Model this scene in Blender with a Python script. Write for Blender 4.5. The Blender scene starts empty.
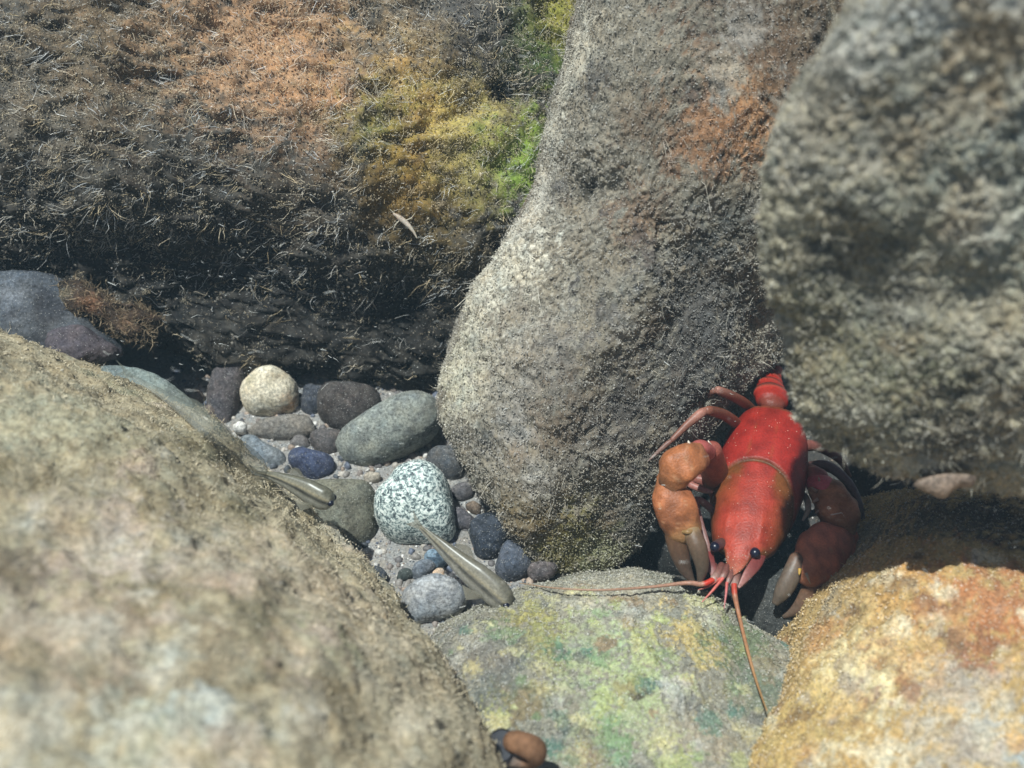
import bpy, bmesh, math, random
import numpy as np
from mathutils import Matrix, Vector

# ------------------------------------------------------------------ camera, sky, sun, exposure
CM = 0.01
PITCH = math.radians(45)
CAMH = 29.0                                  # cm above the stream bed
FPX = 1098.0
scn = bpy.context.scene
cam_d = bpy.data.cameras.new('camera')
cam = bpy.data.objects.new('camera', cam_d)
scn.collection.objects.link(cam)
cam.location = (0, 0, CAMH * CM)
cam.rotation_euler = (math.radians(90) - PITCH, 0, 0)
cam_d.sensor_width = 36
cam_d.lens = 36 * FPX / 1024
cam_d.clip_start = 0.004
cam_d.clip_end = 200
cam_d.dof.use_dof = True
cam_d.dof.focus_distance = 0.345
cam_d.dof.aperture_fstop = 11.5
scn.camera = cam

SUN = np.array([-0.24, -0.13, 1.0]); SUN /= np.linalg.norm(SUN)
world = bpy.data.worlds.new('World'); scn.world = world; world.use_nodes = True
nt = world.node_tree; nt.nodes.clear()
sky = nt.nodes.new('ShaderNodeTexSky'); sky.sky_type = 'NISHITA'; sky.sun_disc = False
sky.sun_elevation = math.asin(SUN[2]); sky.sun_rotation = math.atan2(SUN[0], SUN[1])
bgn = nt.nodes.new('ShaderNodeBackground'); bgn.inputs['Strength'].default_value = 0.06
outn = nt.nodes.new('ShaderNodeOutputWorld')
nt.links.new(sky.outputs[0], bgn.inputs['Color']); nt.links.new(bgn.outputs[0], outn.inputs[0])
sun_d = bpy.data.lights.new('sun', 'SUN'); sun_d.energy = 5.0; sun_d.angle = math.radians(0.8)
sun_d.color = (0.94, 1.0, 0.97)
sun = bpy.data.objects.new('sun', sun_d); scn.collection.objects.link(sun)
sun.rotation_euler = Vector(SUN.tolist()).to_track_quat('Z', 'Y').to_euler()
sun.location = (0, 0, 1)
scn.view_settings.view_transform = 'Standard'; scn.view_settings.look = 'None'
scn.view_settings.exposure = 0.2; scn.view_settings.gamma = 1.0
scn.render.engine = 'CYCLES'
scn.cycles.max_bounces = 5; scn.cycles.diffuse_bounces = 3; scn.cycles.glossy_bounces = 2
scn.cycles.transparent_max_bounces = 8
scn.cycles.use_denoising = True
try:
    scn.cycles.denoising_prefilter = 'ACCURATE'
except Exception:
    pass

# ------------------------------------------------------------------ helpers
C_, S_ = math.cos(PITCH), math.sin(PITCH)
VF = np.array([0, C_, -S_]); VU = np.array([0, S_, C_]); VR = np.array([1.0, 0, 0])
CAM = np.array([0, 0, CAMH])
rng = np.random.default_rng(7)

def at(px, py, d):
    """a point of the place (cm) seen at this pixel at distance d along the view axis"""
    return CAM + d * (VF + (px - 512) / FPX * VR + (384 - py) / FPX * VU)

def atz(px, py, z):
    """where the ray through this pixel meets height z"""
    k = VF + (px - 512) / FPX * VR + (384 - py) / FPX * VU
    return CAM + k * (z - CAMH) / k[2]

def proj(P):
    Q = P - CAM
    d = Q @ VF
    d = np.where(np.abs(d) < 1e-3, 1e-3, d)
    return 512 + FPX * (Q @ VR) / d, 384 - FPX * (Q @ VU) / d, d

_pr = np.random.default_rng(3)
PERM = np.concatenate([_pr.permutation(256)] * 3)
GR = _pr.normal(size=(256, 3)); GR /= np.linalg.norm(GR, axis=1)[:, None]

def noise(P, seed=0):
    P = P + seed * 17.31
    I = np.floor(P).astype(np.int64); F = P - I; I &= 255
    U = F * F * F * (F * (F * 6 - 15) + 10)
    out = 0
    for dx in (0, 1):
        wx = U[:, 0] if dx else 1 - U[:, 0]
        a = PERM[I[:, 0] + dx]
        for dy in (0, 1):
            wy = U[:, 1] if dy else 1 - U[:, 1]
            b = PERM[a + ((I[:, 1] + dy) & 255)]
            for dz in (0, 1):
                wz = U[:, 2] if dz else 1 - U[:, 2]
                g = GR[PERM[b + ((I[:, 2] + dz) & 255)]]
                D = F - np.array([dx, dy, dz])
                out = out + wx * wy * wz * (g * D).sum(1)
    return out * 1.6

def fbm(P, f, o=3, seed=0):
    s = 0; a = 1; t = 0
    for i in range(o):
        s = s + a * noise(P * f, seed + i); t += a; a *= .5; f *= 2.03
    return s / t

def mesh_np(name, V, F, mats=(), col=None, smooth=True, origin=None, fmat=None):
    """V in cm (world), F (n,3) or (n,4) int array; returns mesh data in metres about origin"""
    V = np.asarray(V, float)
    o = np.zeros(3) if origin is None else origin
    me = bpy.data.meshes.new(name)
    F = np.asarray(F, np.int32); n, k = F.shape
    me.vertices.add(len(V)); me.vertices.foreach_set('co', ((V - o) * CM).astype(np.float32).ravel())
    me.loops.add(n * k); me.loops.foreach_set('vertex_index', F.ravel())
    me.polygons.add(n)
    me.polygons.foreach_set('loop_start', np.arange(0, n * k, k, dtype=np.int32))
    me.polygons.foreach_set('loop_total', np.full(n, k, np.int32))
    me.polygons.foreach_set('use_smooth', np.full(n, smooth))
    if fmat is not None: me.polygons.foreach_set('material_index', np.asarray(fmat, np.int32))
    me.update(calc_edges=True)
    for m in mats: me.materials.append(m)
    if col is not None:
        a = me.color_attributes.new('tint', 'FLOAT_COLOR', 'POINT')
        c = np.ones((len(V), 4), np.float32); c[:, :3] = col
        a.data.foreach_set('color', c.ravel())
    return me

def link(name, me, loc=None, parent=None, **props):
    o = bpy.data.objects.new(name, me)
    scn.collection.objects.link(o)
    if loc is not None: o.location = [float(v) * CM for v in loc]
    if parent is not None: o.parent = parent
    for k, v in props.items(): o[k] = v
    return o

_ico = {}
def ico(n):
    if n not in _ico:
        bm = bmesh.new(); bmesh.ops.create_icosphere(bm, subdivisions=n, radius=1)
        V = np.array([v.co for v in bm.verts]); F = np.array([[v.index for v in f.verts] for f in bm.faces])
        bm.free(); V /= np.linalg.norm(V, axis=1)[:, None]; _ico[n] = (V, F)
    return _ico[n]

def vnormals(V, F):
    fn = np.cross(V[F[:, 1]] - V[F[:, 0]], V[F[:, 2]] - V[F[:, 0]])
    N = np.zeros_like(V)
    for k in range(3):
        for c in range(3):
            N[:, c] += np.bincount(F[:, k], fn[:, c], len(V))
    return N / (np.linalg.norm(N, axis=1)[:, None] + 1e-12)

def hx(r, g, b):
    """sRGB 0..255 -> linear"""
    c = np.array([r, g, b]) / 255.0
    return np.where(c <= .04045, c / 12.92, ((c + .055) / 1.055) ** 2.4)

# ------------------------------------------------------------------ materials
def nn(t, typ, **kw):
    n = t.nodes.new(typ)
    for k, v in kw.items(): setattr(n, k, v)
    return n

def rock_material(name, f1=1.2, f2=7.0, amt=.35, speck=.25, bump=.35, rough=.9, spk_scale=16, hue=(1.10, .98, .84), hue2=(.84, .95, 1.06)):
    m = bpy.data.materials.new(name); m.use_nodes = True
    t = m.node_tree; L = t.links.new; t.nodes.clear()
    out = nn(t, 'ShaderNodeOutputMaterial'); b = nn(t, 'ShaderNodeBsdfPrincipled')
    L(b.outputs[0], out.inputs[0])
    tc = nn(t, 'ShaderNodeTexCoord'); mp = nn(t, 'ShaderNodeMapping'); mp.inputs['Scale'].default_value = (100, 100, 100)
    L(tc.outputs['Object'], mp.inputs[0])
    at_ = nn(t, 'ShaderNodeAttribute', attribute_name='tint')
    def tex(scale, det, rgh=.6):
        n = nn(t, 'ShaderNodeTexNoise'); n.inputs['Scale'].default_value = scale
        n.inputs['Detail'].default_value = det; n.inputs['Roughness'].default_value = rgh
        L(mp.outputs[0], n.inputs['Vector']); return n
    n1 = tex(f1, 6, .65); n2 = tex(f2, 5, .7)
    def ramp(src, lo, hi, c0, c1):
        r = nn(t, 'ShaderNodeMapRange'); r.inputs[1].default_value = lo; r.inputs[2].default_value = hi
        r.inputs[3].default_value = c0; r.inputs[4].default_value = c1
        L(src, r.inputs[0]); return r.outputs[0]
    def mix(a, c, fac, bt='MIX'):
        x = nn(t, 'ShaderNodeMix', data_type='RGBA', blend_type=bt)
        if isinstance(fac, (int, float)): x.inputs[0].default_value = fac
        else: L(fac, x.inputs[0])
        for i, s in ((6, a), (7, c)):
            if isinstance(s, tuple): x.inputs[i].default_value = (*s, 1)
            else: L(s, x.inputs[i])
        return x.outputs[2]
    c = mix(at_.outputs['Color'], hue, ramp(n1.outputs['Fac'], .5, .72, 0, .8), 'MULTIPLY')
    c = mix(c, hue2, ramp(n1.outputs['Fac'], .48, .3, 0, .8), 'MULTIPLY')
    g = ramp(n2.outputs['Fac'], .3, .7, 1 - amt, 1 + amt)
    cmb = nn(t, 'ShaderNodeCombineColor'); [L(g, cmb.inputs[i]) for i in range(3)]
    c = mix(c, cmb.outputs[0], 1.0, 'MULTIPLY')
    vo = nn(t, 'ShaderNodeTexVoronoi'); vo.inputs['Scale'].default_value = spk_scale; L(mp.outputs[0], vo.inputs['Vector'])
    sp = ramp(vo.outputs['Distance'], .28, .18, 0, 1)
    vs = nn(t, 'ShaderNodeSeparateColor'); L(vo.outputs['Color'], vs.inputs[0])
    sel = ramp(vs.outputs[0], .80, .82, 0, speck); mm = nn(t, 'ShaderNodeMath', operation='MULTIPLY'); L(sp, mm.inputs[0]); L(sel, mm.inputs[1])
    c = mix(c, (.75, .74, .70), mm.outputs[0])
    sel2 = ramp(vs.outputs[1], .75, .77, 0, speck * 1.2); m2 = nn(t, 'ShaderNodeMath', operation='MULTIPLY'); L(sp, m2.inputs[0]); L(sel2, m2.inputs[1])
    c = mix(c, (.03, .03, .035), m2.outputs[0])
    L(c, b.inputs['Base Color'])
    b.inputs['Roughness'].default_value = rough
    b.inputs['Specular IOR Level'].default_value = .25
    n3 = tex(f2 * 2.2, 6, .75)
    bp = nn(t, 'ShaderNodeBump'); bp.inputs['Strength'].default_value = bump; bp.inputs['Distance'].default_value = .0012
    L(n3.outputs['Fac'], bp.inputs['Height']); L(bp.outputs[0], b.inputs['Normal'])
    return m

def tint_material(name, rough=.8, spec=.2, var=.25, scale=30, bump=0, sss=0, trans=0, alpha=1):
    m = bpy.data.materials.new(name); m.use_nodes = True
    t = m.node_tree; L = t.links.new
    b = t.nodes['Principled BSDF']
    at_ = nn(t, 'ShaderNodeAttribute', attribute_name='tint')
    tc = nn(t, 'ShaderNodeTexCoord'); mp = nn(t, 'ShaderNodeMapping'); mp.inputs['Scale'].default_value = (100, 100, 100)
    L(tc.outputs['Object'], mp.inputs[0])
    n = nn(t, 'ShaderNodeTexNoise'); n.inputs['Scale'].default_value = scale; n.inputs['Detail'].default_value = 4
    L(mp.outputs[0], n.inputs['Vector'])
    r = nn(t, 'ShaderNodeMapRange'); r.inputs[1].default_value = .3; r.inputs[2].default_value = .7
    r.inputs[3].default_value = 1 - var; r.inputs[4].default_value = 1 + var; L(n.outputs['Fac'], r.inputs[0])
    x = nn(t, 'ShaderNodeVectorMath', operation='SCALE'); L(at_.outputs['Color'], x.inputs[0]); L(r.outputs[0], x.inputs['Scale'])
    L(x.outputs[0], b.inputs['Base Color'])
    b.inputs['Roughness'].default_value = rough; b.inputs['Specular IOR Level'].default_value = spec
    if sss:
        b.inputs['Subsurface Weight'].default_value = sss; b.inputs['Subsurface Scale'].default_value = .002
    if alpha < 1: b.inputs['Alpha'].default_value = alpha
    if bump:
        bp = nn(t, 'ShaderNodeBump'); bp.inputs['Strength'].default_value = bump; bp.inputs['Distance'].default_value = .0008
        L(n.outputs['Fac'], bp.inputs['Height']); L(bp.outputs[0], b.inputs['Normal'])
    return m

M_BOULDER = rock_material('silted_boulder', amt=.5, speck=.5, bump=.5)
M_PEBBLE = rock_material('water_worn_stone', f1=1.0, f2=10, amt=.65, speck=.6, bump=.6, rough=.75, spk_scale=22, hue=(1.12,1.0,.86), hue2=(.85,.97,1.1))
M_SPECKLE = None
M_ALGAE = tint_material('algae_filament', rough=.9, spec=.1, var=.3, scale=6)
M_GRAIN = tint_material('sand_grain', rough=.6, spec=.4, var=.3, scale=25)

# ------------------------------------------------------------------ rim-and-bulge stone
def rim_interp(ctrl, c):
    """closed smooth curve of rim offsets as a function of the angle about the centre, in the view plane"""
    cx, cy, cd = c
    P = np.array([at(*q) for q in ctrl]); C0 = at(*c)
    th = np.array([math.atan2(-(q[1] - cy), q[0] - cx) for q in ctrl])
    o = np.argsort(th); th = th[o]; P = P[o] - C0
    n = len(th)
    T = np.concatenate([[th[-1] - 2 * math.pi], th, [th[0] + 2 * math.pi]])
    Q = np.concatenate([P[-1:], P, P[:1]])
    Mg = np.zeros((n + 2, 3))
    for i in range(1, n + 1):
        Mg[i] = (Q[i + 1] - Q[i - 1]) / (T[i + 1] - T[i - 1])
    Mg[0] = Mg[n]; Mg[n + 1] = Mg[1]
    def f(t):
        i = np.clip(np.searchsorted(T, t, side='right') - 1, 0, n)
        h = (T[i + 1] - T[i]); s = ((t - T[i]) / h)[:, None]; h = h[:, None]
        return ((2*s**3 - 3*s**2 + 1) * Q[i] + (s**3 - 2*s**2 + s) * h * Mg[i]
                + (-2*s**3 + 3*s**2) * Q[i + 1] + (s**3 - s**2) * h * Mg[i + 1])
    return f

def stone_shape(ctrl, c, front, back, sub, n=2.2, warp=0.0):
    D, F = ico(sub)
    if warp:
        D = D + np.array([0, 0, warp]); D = D / np.linalg.norm(D, axis=1)[:, None]
    th = np.arctan2(D[:, 1], D[:, 0]); h = D[:, 2]; r = np.sqrt(np.maximum(0, 1 - h * h))
    s = (r ** n + np.abs(h) ** n) ** (-1 / n)
    r = r * s; h = h * s
    R = rim_interp(ctrl, c)(th)
    V = at(*c) + r[:, None] * R + np.where(h > 0, h, 0)[:, None] * front + np.where(h < 0, -h, 0)[:, None] * back
    return V, F

def nearest(V, N, px, py):
    x, y, d = proj(V)
    view = V - CAM
    ok = (N * view).sum(1) < 0
    e = (x - px) ** 2 + (y - py) ** 2 + np.where(ok, 0, 1e6) + np.where(d > 0, 0, 1e9)
    return V[np.argmin(e)]

def soft(c, k=.72):
    c = np.asarray(c, float); return c.mean(-1, keepdims=True) * (1 - k) + c * k

def depth_on(B, px, py, rad=7):
    x, y, d = proj(B['V']); m = ((x - px) ** 2 + (y - py) ** 2 < rad * rad) & (d > 5)
    return float(d[m].min()) if m.any() else 99.0

def patches(V, N, base, plist, seed, rag=.8, crisp=1.1, sat=.72):
    """colour patches, a few of them painted shade: each a ragged blot about a point of the surface"""
    col = np.tile(np.asarray(base, float), (len(V), 1))
    w1 = fbm(V, .9, 4, seed); w2 = fbm(V, 2.6, 4, seed + 9); w3 = fbm(V, 8.0, 3, seed + 15)
    for (px, py, rad, c, st) in plist:
        p = nearest(V, N, px, py)
        q = np.linalg.norm(V - p, axis=1) / rad
        q = q * (1 + rag * .9 * w1) + rag * (1.3 * w2 + 1.1 * w3)
        a = st * .85 * np.clip((1.15 - q) * crisp, 0, 1)
        a = np.clip(a, 0, 1)[:, None]
        col = col * (1 - a) + soft(c, sat) * a
    return col

def boulder(name, ctrl, c, front, back, sub, label, cat, base, plist=(), n=2.2, warp=.45,
            amp=(.6, .22, .07, .03), freq=(.13, .45, 1.5, 5.0), bumps=(), seed=1, mat=None, stretch=None, cuts=(), crisp=1.1, rag=.8, spots=None, sat=.72, **props):
    V, F = stone_shape(ctrl, c, front, back, sub, n, warp)
    N = vnormals(V, F)
    for (px, py, inset, nrm, sft) in cuts:                    # worn flat faces
        p = nearest(V, N, px, py); q = np.array(nrm, float); q /= np.linalg.norm(q); p = p - q * inset
        sd = (V - p) @ q
        V = V - q * (sft * np.logaddexp(0, sd / sft))[:, None]
    if len(cuts): N = vnormals(V, F)
    d = amp[0] * fbm(V, freq[0], 2, seed) + amp[1] * fbm(V, freq[1], 3, seed + 3)
    Q = V
    if stretch is not None:
        e = np.array(stretch[0], float); e /= np.linalg.norm(e)
        wob = V + .5 * np.stack([fbm(V, .5, 2, seed + 20 + k) for k in range(3)], 1)
        Q = wob - (1 - 1 / stretch[1]) * (wob @ e)[:, None] * e
    rd = 1 - np.abs(fbm(Q, freq[2], 2, seed + 6)) * 2.2
    vary = np.clip(.65 + 1.1 * fbm(V, .35, 2, seed + 13), .15, 1.5)
    d = d + amp[2] * rd * vary + amp[3] * (np.abs(noise(Q * freq[3], seed + 8)) * 2 - .4)
    for (px, py, rad, h) in bumps:
        p = nearest(V, N, px, py); q = np.linalg.norm(V - p, axis=1) / rad
        d = d + h * np.exp(-q * q * 1.5)
    V = V + N * d[:, None]
    N = vnormals(V, F)
    if spots:
        rs = np.random.default_rng(seed + 5); x0, x1, y0, y1, ns, pal_, r0, r1 = spots
        plist = list(plist) + [(rs.uniform(x0, x1), rs.uniform(y0, y1), rs.uniform(r0, r1) * rs.uniform(.5, 1), pal_[rs.integers(len(pal_))], rs.uniform(.5, 1)) for _ in range(ns)]
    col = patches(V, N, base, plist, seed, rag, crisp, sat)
    o = at(*c)
    me = mesh_np(name, V, F, [mat or M_BOULDER], col, origin=o)
    ob = link(name, me, o, label=label, category=cat, **props)
    return dict(ob=ob, V=V, N=N, F=F, col=col, o=o)

def visible_roots(B, n, lim=(-70, -60, 1094, 828), weight=None, face=-.25, seed=0):
    r = np.random.default_rng(seed)
    V, F, N = B['V'], B['F'], B['N']
    T = V[F]; cen = T.mean(1)
    area = np.linalg.norm(np.cross(T[:, 1] - T[:, 0], T[:, 2] - T[:, 0]), axis=1)
    x, y, d = proj(cen)
    vn = N[F[:, 0]]; view = cen - CAM; view /= np.linalg.norm(view, axis=1)[:, None]
    w = area * ((-(vn * view).sum(1)) > face) * (x > lim[0]) * (x < lim[2]) * (y > lim[1]) * (y < lim[3]) * (d > 0)
    if weight is not None: w = w * weight(cen, x, y)
    w = w / w.sum()
    i = r.choice(len(F), n, p=w)
    a = r.random((n, 2)); a = np.where(a.sum(1)[:, None] > 1, 1 - a, a)
    P = T[i, 0] + a[:, :1] * (T[i, 1] - T[i, 0]) + a[:, 1:] * (T[i, 2] - T[i, 0])
    return P, vn[i], B['col'][F[i, 0]]

def strands_mesh(P, D, L, W, curl, seed, segs=2):
    """tapered three sided filaments. P root, D direction, L length, W half width, curl vectors"""
    r = np.random.default_rng(seed); n = len(P)
    D = D / np.linalg.norm(D, axis=1)[:, None]
    A = np.cross(D, r.normal(size=(n, 3))); A /= np.linalg.norm(A, axis=1)[:, None] + 1e-9
    Bv = np.cross(D, A)
    rings = []; walk = np.zeros((n, 3)); jj = 0
    for k in range(segs + 1):
        t = k / segs
        c = P + D * (L * t)[:, None] + curl * (L * t * t)[:, None] + walk
        walk = walk + r.normal(size=(n, 3)) * (L * .75 / segs)[:, None]
        if k == segs: rings.append(c[:, None, :]); break
        w = W * (1 - .45 * t)
        rings.append(np.stack([c + (A * math.cos(a) + Bv * math.sin(a)) * w[:, None] for a in (0, 2.094, 4.189)], 1))
    V = np.concatenate(rings, 1); m = V.shape[1]; V = V.reshape(-1, 3)
    fs = []
    for k in range(segs - 1):
        for j in range(3):
            a, b = k * 3 + j, k * 3 + (j + 1) % 3
            fs += [(a, b, b + 3), (a, b + 3, a + 3)]
    k = segs - 1
    for j in range(3): fs.append((k * 3 + j, k * 3 + (j + 1) % 3, m - 1))
    F = (np.array(fs)[None] + (np.arange(n) * m)[:, None, None]).reshape(-1, 3)
    return V, F, m

def add_turf(B, groups, name='algae_turf', mat=None):
    Vs, Fs, Cs = [], [], []; off = 0
    for g in groups:
        n = g['n']; r = np.random.default_rng(g.get('seed', 1))
        P, N, K = visible_roots(B, g.get('clumps', n), weight=g.get('weight'), seed=g.get('seed', 1), face=g.get('face', -.25))
        flow = np.array(g.get('flow', (0, 0, 0.)), float)
        if 'clumps' in g:
            nc = g['clumps']; idx = r.integers(0, nc, n)
            sp = g.get('spread', .25)
            cd = N * g.get('up', .6) + flow + r.normal(size=(nc, 3)) * g.get('rand', .3)
            cc = r.normal(size=(nc, 3)) * g.get('curl', .4) + flow * .4
            cl = r.uniform(*g['len'], nc)
            ck = r.random(nc)
            off_ = r.normal(size=(n, 3)) * sp * (.4 + cl[idx])[:, None]
            off_ -= N[idx] * (off_ * N[idx]).sum(1)[:, None]
            P = P[idx] + off_ - N[idx] * .05
            D = cd[idx] + r.normal(size=(n, 3)) * .22; L = cl[idx] * r.uniform(.5, 1.05, n)
            curl = cc[idx] + r.normal(size=(n, 3)) * .15; K = K[idx]; kk = ck[idx]
        else:
            D = N * g.get('up', .8) + flow + r.normal(size=(n, 3)) * g.get('rand', .5)
            L = r.uniform(*g['len'], n); curl = r.normal(size=(n, 3)) * g.get('curl', .5); kk = r.random(n)
        W = r.uniform(*g['wid'], n)
        V, F, m = strands_mesh(P, D, L, W, curl, g.get('seed', 1), g.get('segs', 2))
        c0, c1 = np.array(g['c0']), np.array(g['c1'])
        col = K * g.get('keep', .4) * 1.3 + (c0 + (c1 - c0) * kk[:, None]) * (1 - g.get('keep', .4))
        col = col * r.uniform(.75, 1.25, n)[:, None]
        Vs.append(V); Fs.append(F + off); Cs.append(np.repeat(col, m, 0)); off += len(V)
    me = mesh_np(name, np.concatenate(Vs), np.concatenate(Fs), [mat or M_ALGAE], np.concatenate(Cs), smooth=False, origin=B['o'])
    return link(name, me, None, B['ob'], kind='stuff')

OCT_V = np.array([(1,0,0),(-1,0,0),(0,1,0),(0,-1,0),(0,0,1),(0,0,-1)], float)
OCT_F = np.array([(0,2,4),(2,1,4),(1,3,4),(3,0,4),(2,0,5),(1,2,5),(3,1,5),(0,3,5)])
def grains_mesh(P, size, col, seed, shape=None):
    r = np.random.default_rng(seed); n = len(P)
    sv, sf = shape or (OCT_V, OCT_F); m = len(sv)
    Q = r.normal(size=(n, 4)); Q /= np.linalg.norm(Q, axis=1)[:, None]
    w, x, y, z = Q.T
    R = np.stack([np.stack([1-2*(y*y+z*z), 2*(x*y-z*w), 2*(x*z+y*w)], 1), np.stack([2*(x*y+z*w), 1-2*(x*x+z*z), 2*(y*z-x*w)], 1),
                  np.stack([2*(x*z-y*w), 2*(y*z+x*w), 1-2*(x*x+y*y)], 1)], 1)
    S = r.uniform(.6, 1.2, (n, 1, 3)) * size[:, None, None]
    V = sv[None] * r.uniform(.8, 1.15, (n, m, 1)) * S
    V = np.einsum('nij,nkj->nki', R, V) + P[:, None, :]
    F = (sf[None] + (np.arange(n) * m)[:, None, None]).reshape(-1, 3)
    return V.reshape(-1, 3), F, np.repeat(col, m, 0)

def add_grains(B, n, size, c0, c1, seed, keep=.4, name='silt_grains', lift=.0, weight=None, clusters=0, crad=(.05, .16), flow=(0, 0, 0)):
    r = np.random.default_rng(seed)
    P, N, K = visible_roots(B, clusters or n, seed=seed, weight=weight)
    if clusters:
        i = r.integers(0, clusters, n); cr0 = r.uniform(*crad, clusters)[i][:, None]
        g = r.normal(size=(n, 3)) * cr0 * .6
        P = P[i] + N[i] * cr0 * .7 + g + np.array(flow) * (r.normal(size=(n, 1)) * cr0 * 1.5); N = N[i]; K = K[i]
    P = P + N * r.uniform(0, lift + 1e-3, n)[:, None]
    k = r.random(n)[:, None] ** 2
    col = K * keep + (np.array(c0) * (1 - k) + np.array(c1) * k) * (1 - keep)
    V, F, Cc = grains_mesh(P, r.uniform(*size, n), col, seed)
    me = mesh_np(name, V, F, [M_GRAIN], Cc, smooth=False, origin=B['o'])
    return link(name, me, None, B['ob'], kind='stuff')

# ------------------------------------------------------------------ stream bed
xs = np.concatenate([np.linspace(-160, -26, 24), np.linspace(-25, 25, 260), np.linspace(26, 160, 24)])
ys = np.concatenate([np.linspace(-90, 7, 20), np.linspace(8, 46, 200), np.linspace(47, 240, 24)])
X, Y = np.meshgrid(xs, ys)
def bed_z(x, y):
    P = np.stack([x.ravel(), y.ravel(), np.zeros(x.size)], 1)
    z = .35 * fbm(P, .25, 3, 4) + .07 * fbm(P, 1.5, 3, 5)
    q = np.maximum(np.abs((P[:, 0] - 7.5) / 5.5), np.abs((P[:, 1] - 21.5) / 6.0))
    z = z - 2.6 * np.clip((1.25 - q) / .5, 0, 1)
    return z.reshape(x.shape)
Z = bed_z(X, Y)
V = np.stack([X.ravel(), Y.ravel(), Z.ravel()], 1)
ny, nx = X.shape
i = (np.arange(ny - 1)[:, None] * nx + np.arange(nx - 1)[None]).ravel()
F = np.stack([i, i + 1, i + nx + 1, i + nx], 1)
bcol = hx(160, 157, 153) * np.ones((len(V), 1)) * (1 + .35 * fbm(V, .8, 3, 11))[:, None]
qh = np.maximum(np.abs((V[:, 0] - 8.5) / 6.0), np.abs((V[:, 1] - 22.5) / 6.5)); bcol = bcol * (1 - .75 * np.clip((1.2 - qh) / .4, 0, 1))[:, None]  # shade of the hole painted into the bed colour
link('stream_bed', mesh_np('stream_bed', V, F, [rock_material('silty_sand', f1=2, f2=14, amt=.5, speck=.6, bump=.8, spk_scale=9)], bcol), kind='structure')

# ------------------------------------------------------------------ the six big boulders
TAN = hx(172, 150, 118); OLV = hx(120, 118, 70)
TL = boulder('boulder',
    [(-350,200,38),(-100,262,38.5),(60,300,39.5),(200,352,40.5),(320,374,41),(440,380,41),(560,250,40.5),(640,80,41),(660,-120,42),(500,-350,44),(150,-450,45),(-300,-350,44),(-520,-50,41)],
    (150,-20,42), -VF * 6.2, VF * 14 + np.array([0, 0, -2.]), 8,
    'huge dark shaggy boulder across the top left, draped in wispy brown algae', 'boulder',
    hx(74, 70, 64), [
        (40,120,4.5,hx(110,100,85),.7), (120,40,3.5,hx(120,98,70),.8), (270,55,3.6,hx(186,142,100),.95), (330,95,2.5,hx(184,136,92),.9),
        (400,60,2.5,hx(150,126,92),.8), (420,110,2.3,hx(190,150,66),.95), (470,130,2.2,hx(186,168,84),.9), (380,130,1.6,hx(96,104,44),.9),
        (410,190,2.2,hx(168,130,50),.9), (480,170,1.8,hx(150,140,80),.8), (545,40,2.0,hx(88,110,30),1), (530,160,1.6,hx(120,150,40),1),
        (560,10,1.4,hx(170,160,60),.9), (470,20,2.0,hx(88,84,80),.8), (500,95,.9,hx(30,28,20),1), (430,260,2.4,hx(84,70,32),.8),  # the near-black spot paints the shade inside the dented cavity
        (300,290,4.4,hx(34,32,32),1), (150,260,4.4,hx(32,31,31),1), (420,330,3.0,hx(34,32,30),1), (30,240,3.,hx(38,36,35),1), (220,230,2.5,hx(50,46,43),.8), (300,200,2.2,hx(86,74,60),.7)],  # near-black patches paint the shade of the underside into the colour
    sat=.88, n=2.15, amp=(1.1,.8,.45,.2), freq=(.11,.35,1.0,2.6), seed=11, stretch=((1, 0, -.35), 2.4), bumps=[(505,88,.7,-1.0),(230,110,2.2,.7),(90,150,2.4,.6),(430,60,2.4,.4),(300,310,3.2,-1.6),(180,290,3.2,-1.6),(60,260,3.2,-1.2),(410,320,2.6,-1.4),(300,215,3,.7),(130,205,3,.7)])
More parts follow.
